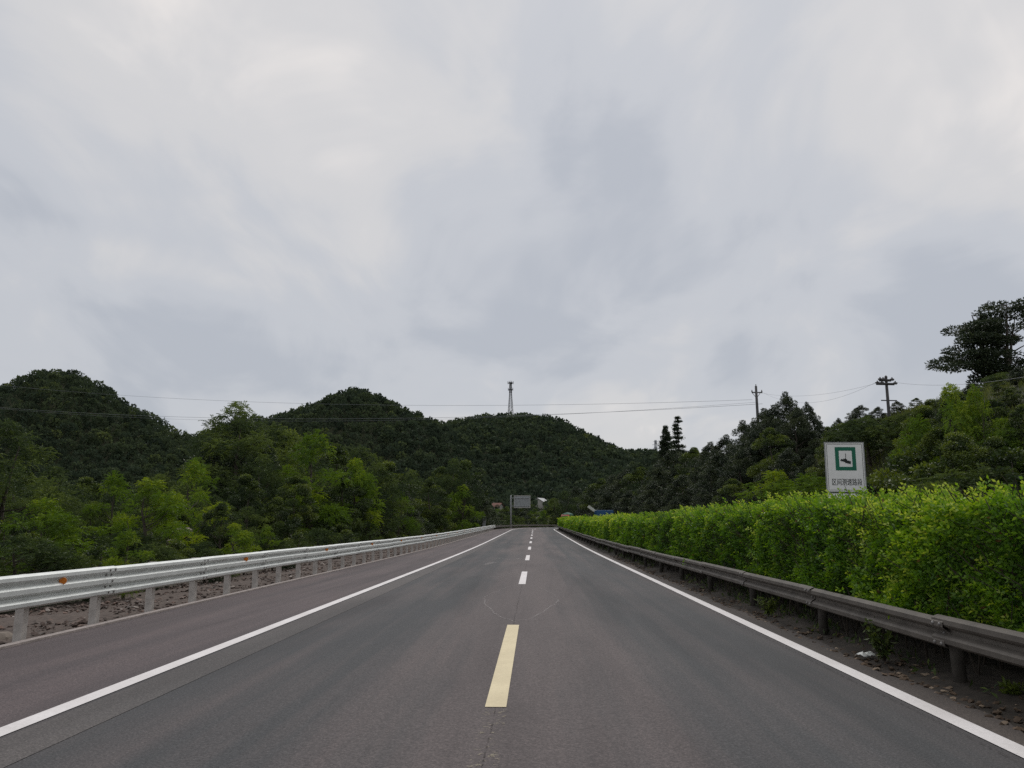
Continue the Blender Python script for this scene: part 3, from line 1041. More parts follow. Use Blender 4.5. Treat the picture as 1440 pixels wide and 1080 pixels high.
# ------------------------------------------------------------------ trees on the left
ORD = ['first', 'second', 'third', 'fourth', 'fifth', 'sixth', 'seventh', 'eighth', 'ninth', 'tenth', 'eleventh', 'twelfth']
KIND = {'feather_a': 'dark feathery tree', 'feather_b': 'dark feathery tree', 'broad_a': 'green broadleaf tree', 'broad_b': 'green broadleaf tree', 'dark_a': 'blackish evergreen tree',
        'light_a': 'bright young tree', 'light_b': 'bright young tree', 'bush_a': 'leafy bush', 'bush_b': 'feathery bush'}


def plant_rows(rows, zones, group):
    """rows (column, distance, top row, prototype, width); each gets a label from its zone and its place in the zone"""
    byset = {}
    for row in rows:
        zone = next(z for lim, z in zones if row[0] < lim)
        byset.setdefault((KIND[row[3]], zone), []).append(row)
    for (kind, zone), rr in byset.items():
        rr.sort()
        for n, (px, D, top, key, w) in enumerate(rr):
            place = zone if len(rr) == 1 else '%s from the left %s' % (ORD[n], zone)
            plant_px(key, px, D, top, wide=w, label=kind + ', ' + place if len(rr) > 1 else kind + ' ' + zone, cat='bush' if key.startswith('bush') else 'tree', group=group)


GL = 'trees behind the left guardrail'
plant_px('feather_a', 335, 60, 568, wide=1.0, label='tall feathery tree standing above its neighbours against the sky, left', group=GL, rot=0.4)
plant_px('dark_a', 338, 63, 580, wide=0.95, label='dark leafy tree directly behind the tall feathery tree, left', group=GL)
plant_px('feather_b', 8, 27, 590, wide=0.95, label='feathery tree cut by the left edge of the picture', group=GL, rot=1.0)
LEFT_ZONES = [(150, 'behind the rail below the leftmost hill'), (320, 'behind the rail left of the tall feathery tree'), (460, 'behind the rail right of the tall feathery tree'), (590, 'behind the rail below the pointed hill'), (2000, 'behind the far end of the left guardrail')]
plant_rows([(-75, 25, 585, 'feather_a', 1), (75, 44, 655, 'feather_b', 1.1), (120, 52, 672, 'broad_a', 1.1), (165, 46, 690, 'feather_b', 1.2), (225, 58, 668, 'feather_a', 1.2),
            (262, 50, 676, 'feather_b', 1.0), (290, 66, 636, 'broad_b', 1.0), (385, 66, 596, 'feather_b', 0.95), (405, 80, 606, 'broad_a', 1.0), (370, 56, 640, 'feather_a', 1.0), (470, 82, 622, 'broad_b', 1.0),
            (505, 90, 628, 'feather_b', 1.0), (545, 98, 650, 'broad_a', 1.1), (580, 112, 662, 'feather_a', 1.1), (605, 104, 672, 'broad_b', 1.0), (640, 124, 646, 'feather_a', 0.9), (622, 138, 655, 'broad_b', 0.9), (655, 140, 648, 'broad_a', 0.9),
            (668, 152, 672, 'dark_a', 0.9), (520, 70, 676, 'dark_a', 0.95), (300, 44, 696, 'feather_b', 1.1), (345, 48, 668, 'broad_a', 0.9), (430, 60, 672, 'feather_b', 1.0), (470, 66, 686, 'feather_a', 1.0), (570, 84, 690, 'dark_a', 1.0),
            (195, 36, 716, 'feather_b', 1.1), (130, 33, 706, 'feather_a', 1.2), (60, 34, 676, 'feather_a', 1.1), (20, 40, 650, 'broad_b', 1.0), (255, 38, 722, 'broad_a', 1.0), (390, 48, 700, 'broad_a', 1.0), (682, 170, 690, 'broad_a', 0.9), (660, 178, 696, 'feather_b', 1.0),
            (440, 72, 640, 'feather_b', 1.0), (530, 66, 652, 'feather_a', 1.1), (485, 60, 668, 'broad_b', 1.1), (415, 52, 668, 'broad_b', 1.0), (310, 36, 706, 'broad_b', 1.0), (235, 42, 690, 'broad_b', 1.0), (535, 80, 668, 'broad_b', 1.0), (350, 40, 712, 'feather_b', 1.0), (100, 30, 726, 'feather_b', 1.1)], LEFT_ZONES, GL)
YB = 'young bright trees behind the left guardrail'
for px, D, top, w, key, lab in ((212, 31, 676, 1.15, 'light_a', 'bright yellow-green young tree, brightest of the trees left of the tall feathery tree'), (275, 40, 650, 0.85, 'light_b', 'slim yellow-green tree top just left of the tall feathery tree'),
                                (443, 58, 612, 0.9, 'light_b', 'bright green tree top on the slope right of the tall feathery tree'), (62, 23, 704, 1.2, 'light_a', 'bright spreading young tree near the left edge of the picture'),
                                (180, 21, 748, 1.1, 'light_b', 'small vivid green sapling close behind the left guardrail'), (330, 30, 738, 1.1, 'light_a', 'bright low tree under the tall feathery tree behind the rail'),
                                (500, 62, 648, 0.7, 'light_a', 'yellow-green tree below the pointed hill, taller than the bushes'), (560, 74, 690, 0.9, 'light_b', 'yellow-green low tree where the tree belt dips, below the pointed hill'),
                                (375, 34, 742, 1.0, 'light_b', 'bright sapling behind the rail, right of the tall feathery tree'), (160, 33, 668, 0.75, 'light_b', 'thin yellow-green tree below the leftmost hill'), (650, 122, 684, 0.9, 'light_a', 'lighter green tree near the far end of the left guardrail')):
    plant_px(key, px, D, top, wide=w, label=lab, group=YB)
plant_rows([(px, D, top, key, 1.15) for px, D, top, key in [(-30, 19, 766, 'bush_b'), (30, 20, 752, 'bush_b'), (95, 21, 772, 'bush_b'), (140, 22.5, 776, 'bush_a'), (215, 25, 764, 'bush_b'), (245, 27, 760, 'bush_a'), (290, 28, 762, 'bush_b'), (345, 32, 758, 'bush_a'), (385, 35, 752, 'bush_b'),
                        (420, 40, 748, 'bush_a'), (450, 46, 742, 'bush_b'), (480, 53, 736, 'bush_a'), (510, 60, 733, 'bush_b'), (535, 69, 728, 'bush_a'), (560, 78, 722, 'bush_b'), (580, 92, 720, 'bush_a'), (600, 104, 718, 'bush_b'), (615, 118, 716, 'bush_a'),
                        (628, 130, 714, 'bush_b'), (640, 143, 716, 'bush_a'), (650, 158, 718, 'bush_b'), (10, 24, 730, 'bush_a'), (110, 25, 745, 'bush_b'), (190, 30, 742, 'bush_b'), (320, 38, 738, 'bush_b'), (405, 48, 730, 'bush_b'), (470, 58, 718, 'bush_b'), (550, 84, 706, 'bush_a')]],
           LEFT_ZONES, 'bushes behind the left guardrail')

# ------------------------------------------------------------------ trees behind the bend
plant_rows([(px, D, top, key, 1.2) for px, D, top, key in ((712, 225, 712, 'broad_b'), (728, 235, 706, 'dark_a'), (742, 250, 704, 'broad_a'), (752, 262, 716, 'light_a'), (738, 262, 718, 'light_b'), (780, 270, 700, 'broad_b'), (795, 250, 690, 'feather_b'), (810, 262, 684, 'dark_a'),
                        (824, 275, 690, 'broad_b'), (684, 205, 704, 'dark_a'), (674, 192, 696, 'broad_b'), (772, 300, 708, 'light_a'), (705, 215, 722, 'bush_a'), (722, 222, 724, 'bush_b'), (745, 240, 722, 'bush_a'), (765, 255, 718, 'light_b'), (760, 245, 728, 'bush_b'), (778, 250, 722, 'bush_a'), (700, 235, 716, 'light_b'))],
           [(723, 'beyond the bend, left of the grey sign board'), (2000, 'beyond the bend, right of the grey sign post')], 'trees beyond the bend of the road')

# ------------------------------------------------------------------ trees on the right bank
plant_px('umbrella', 1392, 66, 430, wide=1.22, label='tall flat-layered tree on the ridge at the right edge, bare stems against the sky', rot=0.15, sink=0.3)
plant_px('conifer', 936, 150, 600, wide=0.7, label='small dark pointed conifer on the skyline, left of the thin one', group='conifers on the skyline')
plant_px('thin_conifer', 953, 140, 588, wide=1.0, label='thin tiered conifer on the skyline right of the pointed one', group='conifers on the skyline')
plant_rows([(862, 165, 668, 'dark_a', 1.1), (880, 150, 660, 'dark_a', 1.1), (845, 180, 672, 'broad_b', 1.2), (900, 135, 656, 'broad_b', 1.1), (925, 125, 652, 'dark_a', 1.1), (948, 132, 630, 'dark_a', 1.1), (975, 120, 628, 'broad_b', 1.0), (1000, 110, 622, 'dark_a', 1.0), (1022, 102, 612, 'dark_a', 1.0),
            (1045, 96, 592, 'dark_a', 0.9), (1075, 90, 575, 'dark_a', 0.85), (1105, 84, 552, 'dark_a', 0.75), (1135, 82, 566, 'dark_a', 0.7), (1085, 78, 600, 'broad_b', 0.95), (1045, 84, 630, 'dark_a', 1.1), (1000, 92, 655, 'dark_a', 1.1), (960, 100, 668, 'dark_a', 1.1), (920, 112, 676, 'dark_a', 1.2),
            (885, 125, 690, 'dark_a', 1.2), (1110, 68, 630, 'dark_a', 1.0), (1075, 70, 660, 'dark_a', 1.1), (1030, 76, 672, 'broad_b', 1.1), (990, 84, 688, 'dark_a', 1.1), (1140, 62, 640, 'dark_a', 0.9), (1212, 72, 570, 'dark_a', 1.5), (1262, 70, 564, 'dark_a', 1.5), (1236, 71, 572, 'dark_a', 1.5), (1180, 96, 588, 'dark_a', 0.9), (1200, 100, 582, 'dark_a', 0.9), (1120, 92, 572, 'broad_b', 0.9), (1060, 88, 606, 'dark_a', 1.0), (1150, 84, 590, 'dark_a', 0.9), (1290, 68, 566, 'broad_b', 1.4), (1222, 60.5, 586, 'bush_b', 1.3), (1248, 60.5, 588, 'bush_a', 1.3), (1275, 60, 580, 'bush_b', 1.3), (1185, 66, 596, 'broad_a', 1.2), (1090, 86, 570, 'dark_a', 1.0), (1122, 80, 574, 'dark_a', 1.0), (1060, 92, 594, 'dark_a', 1.0), (1015, 98, 634, 'dark_a', 1.2), (1172, 60, 612, 'broad_b', 1.1),
            (950, 92, 700, 'dark_a', 1.1), (915, 104, 700, 'dark_a', 1.1), (1150, 56, 668, 'broad_b', 0.9), (850, 150, 696, 'dark_a', 1.1), (830, 190, 690, 'dark_a', 1.1), (1165, 76, 600, 'broad_a', 0.9)],
           [(910, 'behind the hedge left of the two skyline conifers'), (985, 'behind the hedge below the two skyline conifers'), (1063, 'behind the hedge left of the slim utility pole'), (1162, 'behind the hedge between slim pole and sign'), (2000, 'round the foot of the stout pole')], 'trees on the bank behind the hedge')
plant_rows([(1345, 44, 552, 'broad_a', 1.0), (1300, 46, 572, 'broad_a', 0.9), (1395, 40, 560, 'broad_b', 0.9), (1440, 38, 570, 'broad_a', 1.0), (1290, 40, 628, 'bush_a', 1.0), (1345, 36, 610, 'broad_a', 1.0), (1420, 34, 630, 'bush_a', 1.2), (1478, 46, 535, 'dark_a', 1.0), (1310, 36, 650, 'bush_a', 1.2), (1380, 33, 655, 'bush_b', 1.3), (1255, 42, 668, 'bush_a', 1.1), (1228, 44, 672, 'bush_b', 1.1), (1500, 36, 560, 'broad_b', 1.0), (1285, 48, 645, 'bush_b', 1.0),
            (1405, 52, 538, 'broad_b', 1.5), (1330, 52, 556, 'dark_a', 1.3), (1365, 56, 540, 'dark_a', 1.6), (1435, 52, 532, 'dark_a', 1.6), (1310, 54, 562, 'broad_a', 1.3), (1385, 60, 536, 'bush_a', 1.6), (1455, 46, 560, 'broad_b', 1.2), (1425, 48, 545, 'broad_a', 1.5), (1448, 55, 528, 'bush_a', 2.0), (1415, 57, 534, 'bush_b', 1.8), (1320, 40, 600, 'broad_b', 0.9), (1400, 36, 615, 'broad_a', 1.0)],
           [(1320, 'on the slope right of the white sign'), (2000, 'on the slope below the flat-layered tree')], 'scrub on the slope right of the sign')
for px, D, top, key, w, lab in ((1338, 40, 545, 'light_a', 0.5, 'yellow-green young tree in front of the flat-layered tree'), (1372, 39, 548, 'light_b', 0.45, 'yellow-green young tree below the stems of the flat-layered tree'), (1140, 46, 670, 'light_b', 1.5, 'bright green bushy young tree left of the white sign'), (1090, 58, 664, 'light_a', 1.2, 'feathery green young tree at the foot of the dark wood'), (1292, 42, 590, 'light_b', 0.7, 'yellow-green young tree on the slope right of the sign'), (1410, 38, 590, 'light_a', 0.7, 'yellow-green young tree at the right edge of the picture')):
    plant_px(key, px, D, top, wide=w, label=lab, group='young bright trees on the right bank')


# ------------------------------------------------------------------ grass on the right slope and along the left verge
def grass(name, n, sampler, hmin, hmax, w, label):
    r = np.random.default_rng(77)
    x, y = sampler(r, n)
    z = terrain(x, y) - 0.1
    b = np.stack([x, y, z], 1)
    d = unit(np.array([0, 0, 1.0]) + r.normal(0, 0.32, (n, 3)))
    q = diamonds(b, d, r.uniform(hmin, hmax, n), w * np.ones(n), r)
    t = np.clip(0.45 + 0.22 * wob(x * 0.4, y * 0.4, 4) + r.normal(0, 0.16, n), 0, 1)
    o = obj(name, mesh_quads(name, q, t), M['grass'])
    tag(o, label, 'grass', kind='stuff')


def slope_sampler(r, n):
    s = r.uniform(28, 110, n); u = r.uniform(18, 50, n)
    return X0 + u, s


grass('slope_grass', 60000, slope_sampler, 0.3, 0.8, 0.07, 'long green grass on the slope behind the hedge')


def verge_sampler(r, n):
    s = r.uniform(8, 150, n); u = -13.2 - np.abs(r.normal(0, 3.5, n))
    return X0 + u, s


grass('verge_weeds', 15000, verge_sampler, 0.2, 0.7, 0.06, 'green weeds between rubble verge and the left trees')


# ------------------------------------------------------------------ hedge
def build_hedge():
    r = np.random.default_rng(5)
    h = empty('hedge', rp(10, 6.0))
    tag(h, 'long clipped bright green hedge behind the brown guardrail', 'hedge')
    inv = np.array(h.location)

    def top_z(s): return 1.98 + 0.10 * wob(s * 0.35, s * 0.11, 21) + 0.11 * wob(s * 1.9, s * 0.3, 22) + 0.06 * wob(s * 5.5, s, 29)
    def front_u(s, z): return 5.23 + 0.12 * wob(s * 0.8, z * 1.6, 23) + 0.23 * wob(s * 2.4, z * 3.4, 24) + 0.09 * wob(s * 6.0, z * 7.0, 27) + 0.10 * np.clip((z - 1.6) / 0.5, 0, 1)

    def pos(s, u, z):
        a = np.where(s > S_BEND, (s - S_BEND) / R_BEND, 0)
        rr = R_BEND - u
        x = np.where(s > S_BEND, X0 + R_BEND - rr * np.cos(a), X0 + u)
        y = np.where(s > S_BEND, S_BEND + rr * np.sin(a), s)
        return np.stack([x, y, z + zroad(s)], -1)
    Q, T = [], []
    for s0, s1, L, layers in ((3.5, 8, 0.062, 2.2), (8, 20, 0.058, 3.0), (20, 40, 0.080, 2.8), (40, 80, 0.13, 2.5), (80, 215, 0.22, 2.2)):
        area = 3.1 * (s1 - s0)
        nspr = int(layers * area / (0.30 * L * L) / 6)
        s = r.uniform(s0, s1, nspr)
        which = r.uniform(0, 1, nspr)
        depth = np.abs(r.normal(0, 0.13, nspr)) - 0.04
        zf = 0.58 + r.uniform(0, 1, nspr) * (top_z(s) - 0.58)
        front = which < 0.56
        topm = (which >= 0.56) & (which < 0.90)
        ut = 5.2 + 1.5 * r.uniform(0, 1, nspr)
        u = np.where(front, front_u(s, zf) + depth, np.where(topm, ut, 6.75 - depth))
        lower = -0.05 * (1 - np.clip((zf - 0.62) / 0.4, 0, 1))
        u = u + np.where(front, lower, 0)
        edge = np.clip(1 - np.abs(ut - 5.95) / 0.78, 0, 1) ** 0.35
        z = np.where(topm, top_z(s) - 0.12 * (1 - edge) - depth, zf)
        nrm = np.where(front[:, None], np.array([-1, 0, 0.45]), np.where(topm[:, None], np.array([0, 0, 1.0]), np.array([1, 0, 0.3])))
        ax = unit(nrm + r.normal(0, 0.5, (nspr, 3)) + np.array([0, 0, 0.35]))
        # some tips grow out beyond the clipped face
        shoot = (r.uniform(0, 1, nspr) < np.where(topm, 0.16, 0.05))
        p0 = pos(s, u, z)
        ext = np.where(shoot, r.uniform(0.05, 0.26, nspr), 0.0)
        p0 = p0 + ax * ext[:, None]
        patch = 0.18 * wob(s * 0.55, z * 1.3, 25) + 0.10 * wob(s * 2.2, z * 2.2, 26)
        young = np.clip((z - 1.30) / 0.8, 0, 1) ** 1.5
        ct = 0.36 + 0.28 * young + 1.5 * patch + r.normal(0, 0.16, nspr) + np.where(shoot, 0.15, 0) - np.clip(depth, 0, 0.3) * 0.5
        for j in range(6):
            ph = j * 2.4 + r.uniform(0, 1, nspr)
            a1 = unit(np.cross(ax, np.array([0.3, 0.8, 0.2]))); a2 = np.cross(ax, a1)
            dd = unit(ax * (0.25 + 0.16 * j) + a1 * np.cos(ph)[:, None] + a2 * np.sin(ph)[:, None])
            base = p0 + ax * (j - 3) * L * 0.32
            Q.append(diamonds(base, dd, L * r.uniform(0.75, 1.25, nspr), 0.52 * L * r.uniform(0.8, 1.2, nspr), r, roll=np.cross(dd, ax)))
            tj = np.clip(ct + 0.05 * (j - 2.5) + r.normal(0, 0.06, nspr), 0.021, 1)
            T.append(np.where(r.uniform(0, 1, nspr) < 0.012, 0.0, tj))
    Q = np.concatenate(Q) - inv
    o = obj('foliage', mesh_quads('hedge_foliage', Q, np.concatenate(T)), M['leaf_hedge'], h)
    o['kind'] = 'stuff'
    print('hedge quads', len(Q))
    # solid dark core in place of the shaded inside, and the bare stems below
    V, F = [], []
    ss = np.arange(3.5, 215, 0.8)
    for i, s in enumerate(ss):
        w = 0.06 * math.sin(s * 2.1)
        for u, z in ((5.66 + w, 0.36), (5.62 + w, 1.2), (5.58, 1.70 + w), (6.0, 1.86), (6.5, 1.78), (6.55, 0.36)):
            V.append(Vector(rp(s, u, z)) - h.location)
    for i in range(len(ss) - 1):
        for k in range(6):
            F.append((i * 6 + k, i * 6 + (k + 1) % 6, i * 6 + 6 + (k + 1) % 6, i * 6 + 6 + k))
    F += [(5, 4, 3, 2, 1, 0)]
    obj('dark_core', mesh_from('dark_core', V, F), M['hedge_core'], h)
    mb = MB()
    for s in np.arange(4, 90, 0.2):
        u = 5.55 + r.normal(0, 0.25); s_ = s + r.normal(0, 0.08)
        for q in range(2):
            p = rp(s_, u, 0.02) - h.location
            d = Vector((r.normal(0, 0.14), r.normal(0, 0.16), 0.75))
            mb.tube([p, p + d * 0.5 + Vector((r.normal(0, .03), r.normal(0, .03), 0)), p + d], [0.014, 0.011, 0.008], 5, cap=False)
    for i in range(1500):                            # twigs that show in the gaps of the face
        s = 5 + 32 * r.uniform() ** 1.5; z = r.uniform(0.6, 2.0)
        p = rp(s, 5.30 + 0.12 * r.normal(), z) - h.location
        d = Vector((r.normal(-0.5, 0.3), r.normal(0, 0.4), r.uniform(0.3, 1.0))).normalized() * r.uniform(0.15, 0.4)
        mb.tube([p, p + d], [0.006, 0.003], 4, cap=False)
    o = mb.build('stems', M['stem'], h)
    o['kind'] = 'stuff'


build_hedge()


# ------------------------------------------------------------------ rubble, litter, weeds
def stone_field(name, n, pos_fn, smin, smax, mat, label, cat, seed, tpow=1.0):
    r = np.random.default_rng(seed)
    base = np.array([(1, 0, 0), (-1, 0, 0), (0, 1, 0), (0, -1, 0), (0, 0, 1), (0, 0, -1), (.6, .6, .5), (-.6, .6, .45), (.6, -.6, .5), (-.6, -.6, .5)], float)
    tri = [(4, 6, 7), (4, 7, 9), (4, 9, 8), (4, 8, 6), (6, 0, 2), (6, 2, 7), (7, 2, 1), (7, 1, 9), (9, 1, 3), (9, 3, 8), (8, 3, 0), (8, 0, 6), (5, 2, 0), (5, 1, 2), (5, 3, 1), (5, 0, 3)]
    V, F, T = [], [], []
    P = pos_fn(r, n)
    for i in range(n):
        k = smin + (smax - smin) * r.uniform() ** 3
        sc = k * np.array([r.uniform(0.7, 1.3), r.uniform(0.7, 1.3), r.uniform(0.35, 0.75)])
        b = base * r.uniform(0.75, 1.2, (10, 1)) * sc
        a = r.uniform(0, 6.28); ca, sa = math.cos(a), math.sin(a)
        ti = r.normal(0, 0.25)
        x = b[:, 0] * ca - b[:, 1] * sa; y = b[:, 0] * sa + b[:, 1] * ca
        z = b[:, 2] + x * ti
        V.append(np.stack([x, y, z], 1) + P[i] + np.array([0, 0, sc[2] * 0.25]))
        F += [tuple(q + 10 * i for q in f) for f in tri]
        T += [float(np.clip(r.beta(1.6, 2.2) ** tpow, 0, 1))] * 16
    me = mesh_from(name, np.concatenate(V), F)
    at = me.attributes.new('tint', 'FLOAT', 'FACE')
    at.data.foreach_set('value', np.array(T, dtype=np.float32)[:len(me.polygons)])
    o = obj(name, me, mat)
    tag(o, label, cat, kind='stuff')
    return o


def verge_z(u):
    return np.interp(u, [-14.2, -13, -11, -9.2, -8.2, -7.27], [-0.75, -0.5, -0.30, -0.16, -0.11, -0.09])


def rubble_pos(r, n):
    s = 7 + 60 * r.uniform(0, 1, n) ** 1.5; u = -7.35 - 6.6 * r.uniform(0, 1, n) ** 1.15
    return np.stack([X0 + u, s, verge_z(u) + zroad(s)], 1)


stone_field('rubble', 9800, rubble_pos, 0.018, 0.085, M['stones'], 'brown rubble and broken stones behind the left guardrail', 'rubble', 41)


def litter_pos(r, n):
    s = 4 + 40 * r.uniform(0, 1, n) ** 1.6; u = 4.42 + np.abs(r.normal(0, 0.5, n))
    return np.stack([X0 + u, s, -0.03 + 0.05 * np.clip(u - 4.6, 0, 1) + zroad(s)], 1)


stone_field('leaf_litter', 3600, litter_pos, 0.008, 0.05, M['litter'], 'brown grit and leaf litter under the brown guardrail', 'litter', 42)


def weed(name, x, y, h, n, label, mat='leaf_mid', tint=0.75, leaf=0.09):
    r = np.random.default_rng(int(x * 100 + y * 7) % 9999)
    s, u = su(x, y)
    e = empty(name, (x, y, float(zroad(s)) - 0.03))
    tag(e, label, 'weed', 'weeds under the brown guardrail')
    Q, T = [], []
    mb = MB()
    for i in range(n):
        a = r.uniform(0, 6.28); lean = r.uniform(0.15, 0.6)
        top = np.array([math.cos(a) * lean * h, math.sin(a) * lean * h, h * r.uniform(0.6, 1.0)])
        mb.tube([(0, 0, 0), top * 0.5 + np.array([0, 0, 0.06 * h]), top], [0.004, 0.003, 0.0015], 4, cap=False)
        k = 13
        t = r.uniform(0.2, 1, (k, 1))
        Q.append(diamonds(top * t, unit(r.normal(0, 1, (k, 3)) + np.array([0, 0, 0.3])), leaf * r.uniform(0.7, 1.3, k), leaf * 0.35 * np.ones(k), r))
        T.append(np.clip(r.normal(tint, 0.15, k), 0, 1))
    mb.build('stem', M['stem'], e)
    obj('leaves', mesh_quads('weed_leaves', np.concatenate(Q), np.concatenate(T)), M[mat], e)


weed('weed_plant', px_x(1243, 10.4, 915), 10.4, 0.55, 24, 'leafy green weed growing beside the white litter under the rail')
weed('weed_plant', px_x(1420, 8.3, 960), 8.3, 0.16, 9, 'small green weed under the rail near the right edge of the picture')
weed('weed_plant', px_x(1080, 15.4, 850), 15.4, 0.35, 14, 'small weed among the posts under the brown rail, farther along')


def median_weeds():
    r = np.random.default_rng(61)
    n = 9000
    sv = 5 + 55 * r.uniform(0, 1, n) ** 1.5; u = 4.80 + 1.3 * r.uniform(0, 1, n) ** 0.6
    keep = wob(sv * 1.3, u * 2.0, 33) > 0.05
    sv, u = sv[keep], u[keep]; n = len(sv)
    b = np.stack([X0 + u, sv, zroad(sv) + 0.06 * np.clip(u - 4.7, 0, 1) - 0.03], 1)
    d = unit(np.array([0, 0, 0.8]) + r.normal(0, 0.6, (n, 3)))
    h = r.uniform(0.03, 0.13, n)
    b[:, 2] += r.uniform(0, 0.07, n)
    o = obj('median_weeds', mesh_quads('median_weeds', diamonds(b, d, h, 0.35 * h, r), np.clip(r.normal(0.3, 0.25, n), 0, 1)), M['leaf_dark'])
    tag(o, 'low dark weeds and seedlings in the shade under the brown guardrail', 'weeds', kind='stuff')


median_weeds()


def litter_bag():
    r = np.random.default_rng(8)
    V, F = [], []
    n, m = 9, 7
    for i in range(n):
        for j in range(m):
            a, b = i / (n - 1) - 0.5, j / (m - 1) - 0.5
            V.append((a * 0.24 + r.normal(0, 0.008), b * 0.13 + r.normal(0, 0.008), 0.015 + 0.05 * abs(math.sin(7 * a + 4 * b)) * (1 - abs(2 * b)) + abs(r.normal(0, 0.01))))
    for i in range(n - 1):
        for j in range(m - 1):
            F.append((i * m + j, (i + 1) * m + j, (i + 1) * m + j + 1, i * m + j + 1))
    y = 10.6
    o = obj('litter_bag', mesh_from('litter_bag', V, F, True), M['paper'], None, (px_x(1217, y, 918), y, 0.0), 0.5)
    md = o.modifiers.new('thickness', 'SOLIDIFY'); md.thickness = 0.004
    tag(o, 'crumpled white litter on the ground beside the weed, right roadside', 'litter')


litter_bag()


def big_stone(x, y, z, k, label, seed):
    r = np.random.default_rng(seed)
    import bmesh
    bm = bmesh.new()
    bmesh.ops.create_icosphere(bm, subdivisions=2, radius=1)
    for v in bm.verts:
        q = Vector((round(v.co.x * 2.2) / 2.2, round(v.co.y * 2.2) / 2.2, round(v.co.z * 2.2) / 2.2))
        v.co = v.co.lerp(q, 0.6) * (1 + r.normal(0, 0.06))
        v.co = Vector((v.co.x * k, v.co.y * k * 0.7, v.co.z * k * 0.5))
    me = bpy.data.meshes.new('stone'); bm.to_mesh(me); bm.free()
    o = obj('stone', me, M['boulder'], None, (x, y, z), r.uniform(0, 3))
    tag(o, label, 'stone')


big_stone(px_x(4, 12.6, 880), 12.6, -0.12, 0.26, 'large pale stone behind the left guardrail at the picture edge', 3)
big_stone(px_x(250, 33), 33, terr(px_x(250, 33), 33) + 0.9, 0.40, 'big pale boulder showing between the trees on the left', 4)
big_stone(px_x(262, 34), 34, terr(px_x(262, 34), 34) + 1.35, 0.5, 'pale reddish boulder above another between the left trees', 6)


# ------------------------------------------------------------------ speed section sign
def text_mesh(body, size, bold=0.0, align='CENTER'):
    cu = bpy.data.curves.new('lettering', 'FONT')
    cu.body = body; cu.size = size; cu.align_x = align; cu.align_y = 'CENTER'
    cu.offset = bold
    cu.extrude = 0.001
    t = bpy.data.objects.new('lettering_tmp', cu)
    COL.objects.link(t)
    bpy.context.view_layer.update()
    me = bpy.data.meshes.new_from_object(t.evaluated_get(bpy.context.evaluated_depsgraph_get()))
    bpy.data.objects.remove(t)
    bpy.data.curves.remove(cu)
    xs = [v.co.x for v in me.vertices]
    return me, (max(xs) - min(xs)) if xs else 0


def speed_sign():
    D = 38.0
    xl, xr = px_x(1161, D, 657), px_x(1212.5, D, 657)
    x = (xl + xr) / 2; w = xr - xl
    zt, zb = px_z(623, D, 1187), px_z(691, D, 1187)
    hgt = zt - zb
    g = terr(x, D)
    e = empty('traffic_sign', (x, D, g))
    e.rotation_euler = (0, R(0.8), R(-6))
    tag(e, 'white section speed sign with green framed camera symbol above the hedge', 'traffic sign')
    zc = (zt + zb) / 2 - g

    def local(bx, bz): return (bx, bz)
    bevel(MB().box((0, 0, zc), (w, 0.03, hgt)).build('board', M['sign_white'], e), 0.006)
    fr = MB()
    for sx in (-1, 1): fr.box((sx * (w / 2 + 0.022), 0, zc), (0.044, 0.06, hgt + 0.09))
    for sz in (-1, 1): fr.box((0, 0, zc + sz * (hgt / 2 + 0.022)), (w, 0.06, 0.044))
    fr.build('frame', M['steel_grey'], e)
    gap = 0.055
    for sz in (1,):
        MB().box((0, 0, zc - hgt / 2 - gap - 0.35), (w, 0.03, 0.60)).build('lower_board', M['sign_white'], e)
    for sx in (-1, 1):
        MB().tube([(sx * (w / 2 - 0.10), 0.085, -0.5), (sx * (w / 2 - 0.10), 0.085, zc + hgt / 2)], 0.055, 10).build('post', M['steel_grey'], e, True)
    # thin dark outline printed just inside the board's edge
    ln = MB()
    for sx in (-1, 1): ln.box((sx * (w / 2 - 0.06), -0.0172, zc), (0.018, 0.004, hgt - 0.14))
    for sz in (-1, 1): ln.box((0, -0.0168, zc + sz * (hgt / 2 - 0.06)), (w - 0.14, 0.004, 0.018))
    ln.build('outline', M['sign_black'], e)
    # green frame of the symbol
    cw, ch = 0.445 * w, 0.445 * hgt * 0.92
    cx, cz = 0.02 * w, zc + 0.172 * hgt
    t = 0.10 * w
    gf = MB()
    for sx in (-1, 1): gf.box((cx + sx * (cw / 2), -0.018, cz), (t, 0.006, ch + t))
    for sz in (-1, 1): gf.box((cx, -0.0175, cz + sz * ch / 2), (cw - t, 0.006, t))
    gf.build('symbol_frame', M['sign_green'], e)
    # camera on its pole
    ic = MB()
    ic.box((cx + 0.005 * w, -0.0185, cz + 0.10 * ch), (0.016 * w, 0.006, 0.32 * ch))
    ic.box((cx, -0.019, cz - 0.12 * ch), (0.27 * w, 0.006, 0.11 * ch), Matrix.Rotation(R(14), 3, 'Y'))
    ic.box((cx + 0.06 * w, -0.0195, cz - 0.20 * ch), (0.15 * w, 0.006, 0.08 * ch), Matrix.Rotation(R(14), 3, 'Y'))
    ic.box((cx - 0.01 * w, -0.02, cz - 0.04 * ch), (0.10 * w, 0.006, 0.07 * ch), Matrix.Rotation(R(14), 3, 'Y'))
    ic.build('camera_symbol', M['sign_black'], e)
    me, tw = text_mesh('区间测速路段', 0.36, 0.004)
    k = 0.79 * w / max(tw, 0.1)
    o = obj('lettering', me, M['sign_black'], e, (0.02 * w, -0.0165, zc - 0.32 * hgt))
    o.rotation_euler = (math.pi / 2, 0, 0)
    o.scale = (k, k * 1.5, 1)


speed_sign()


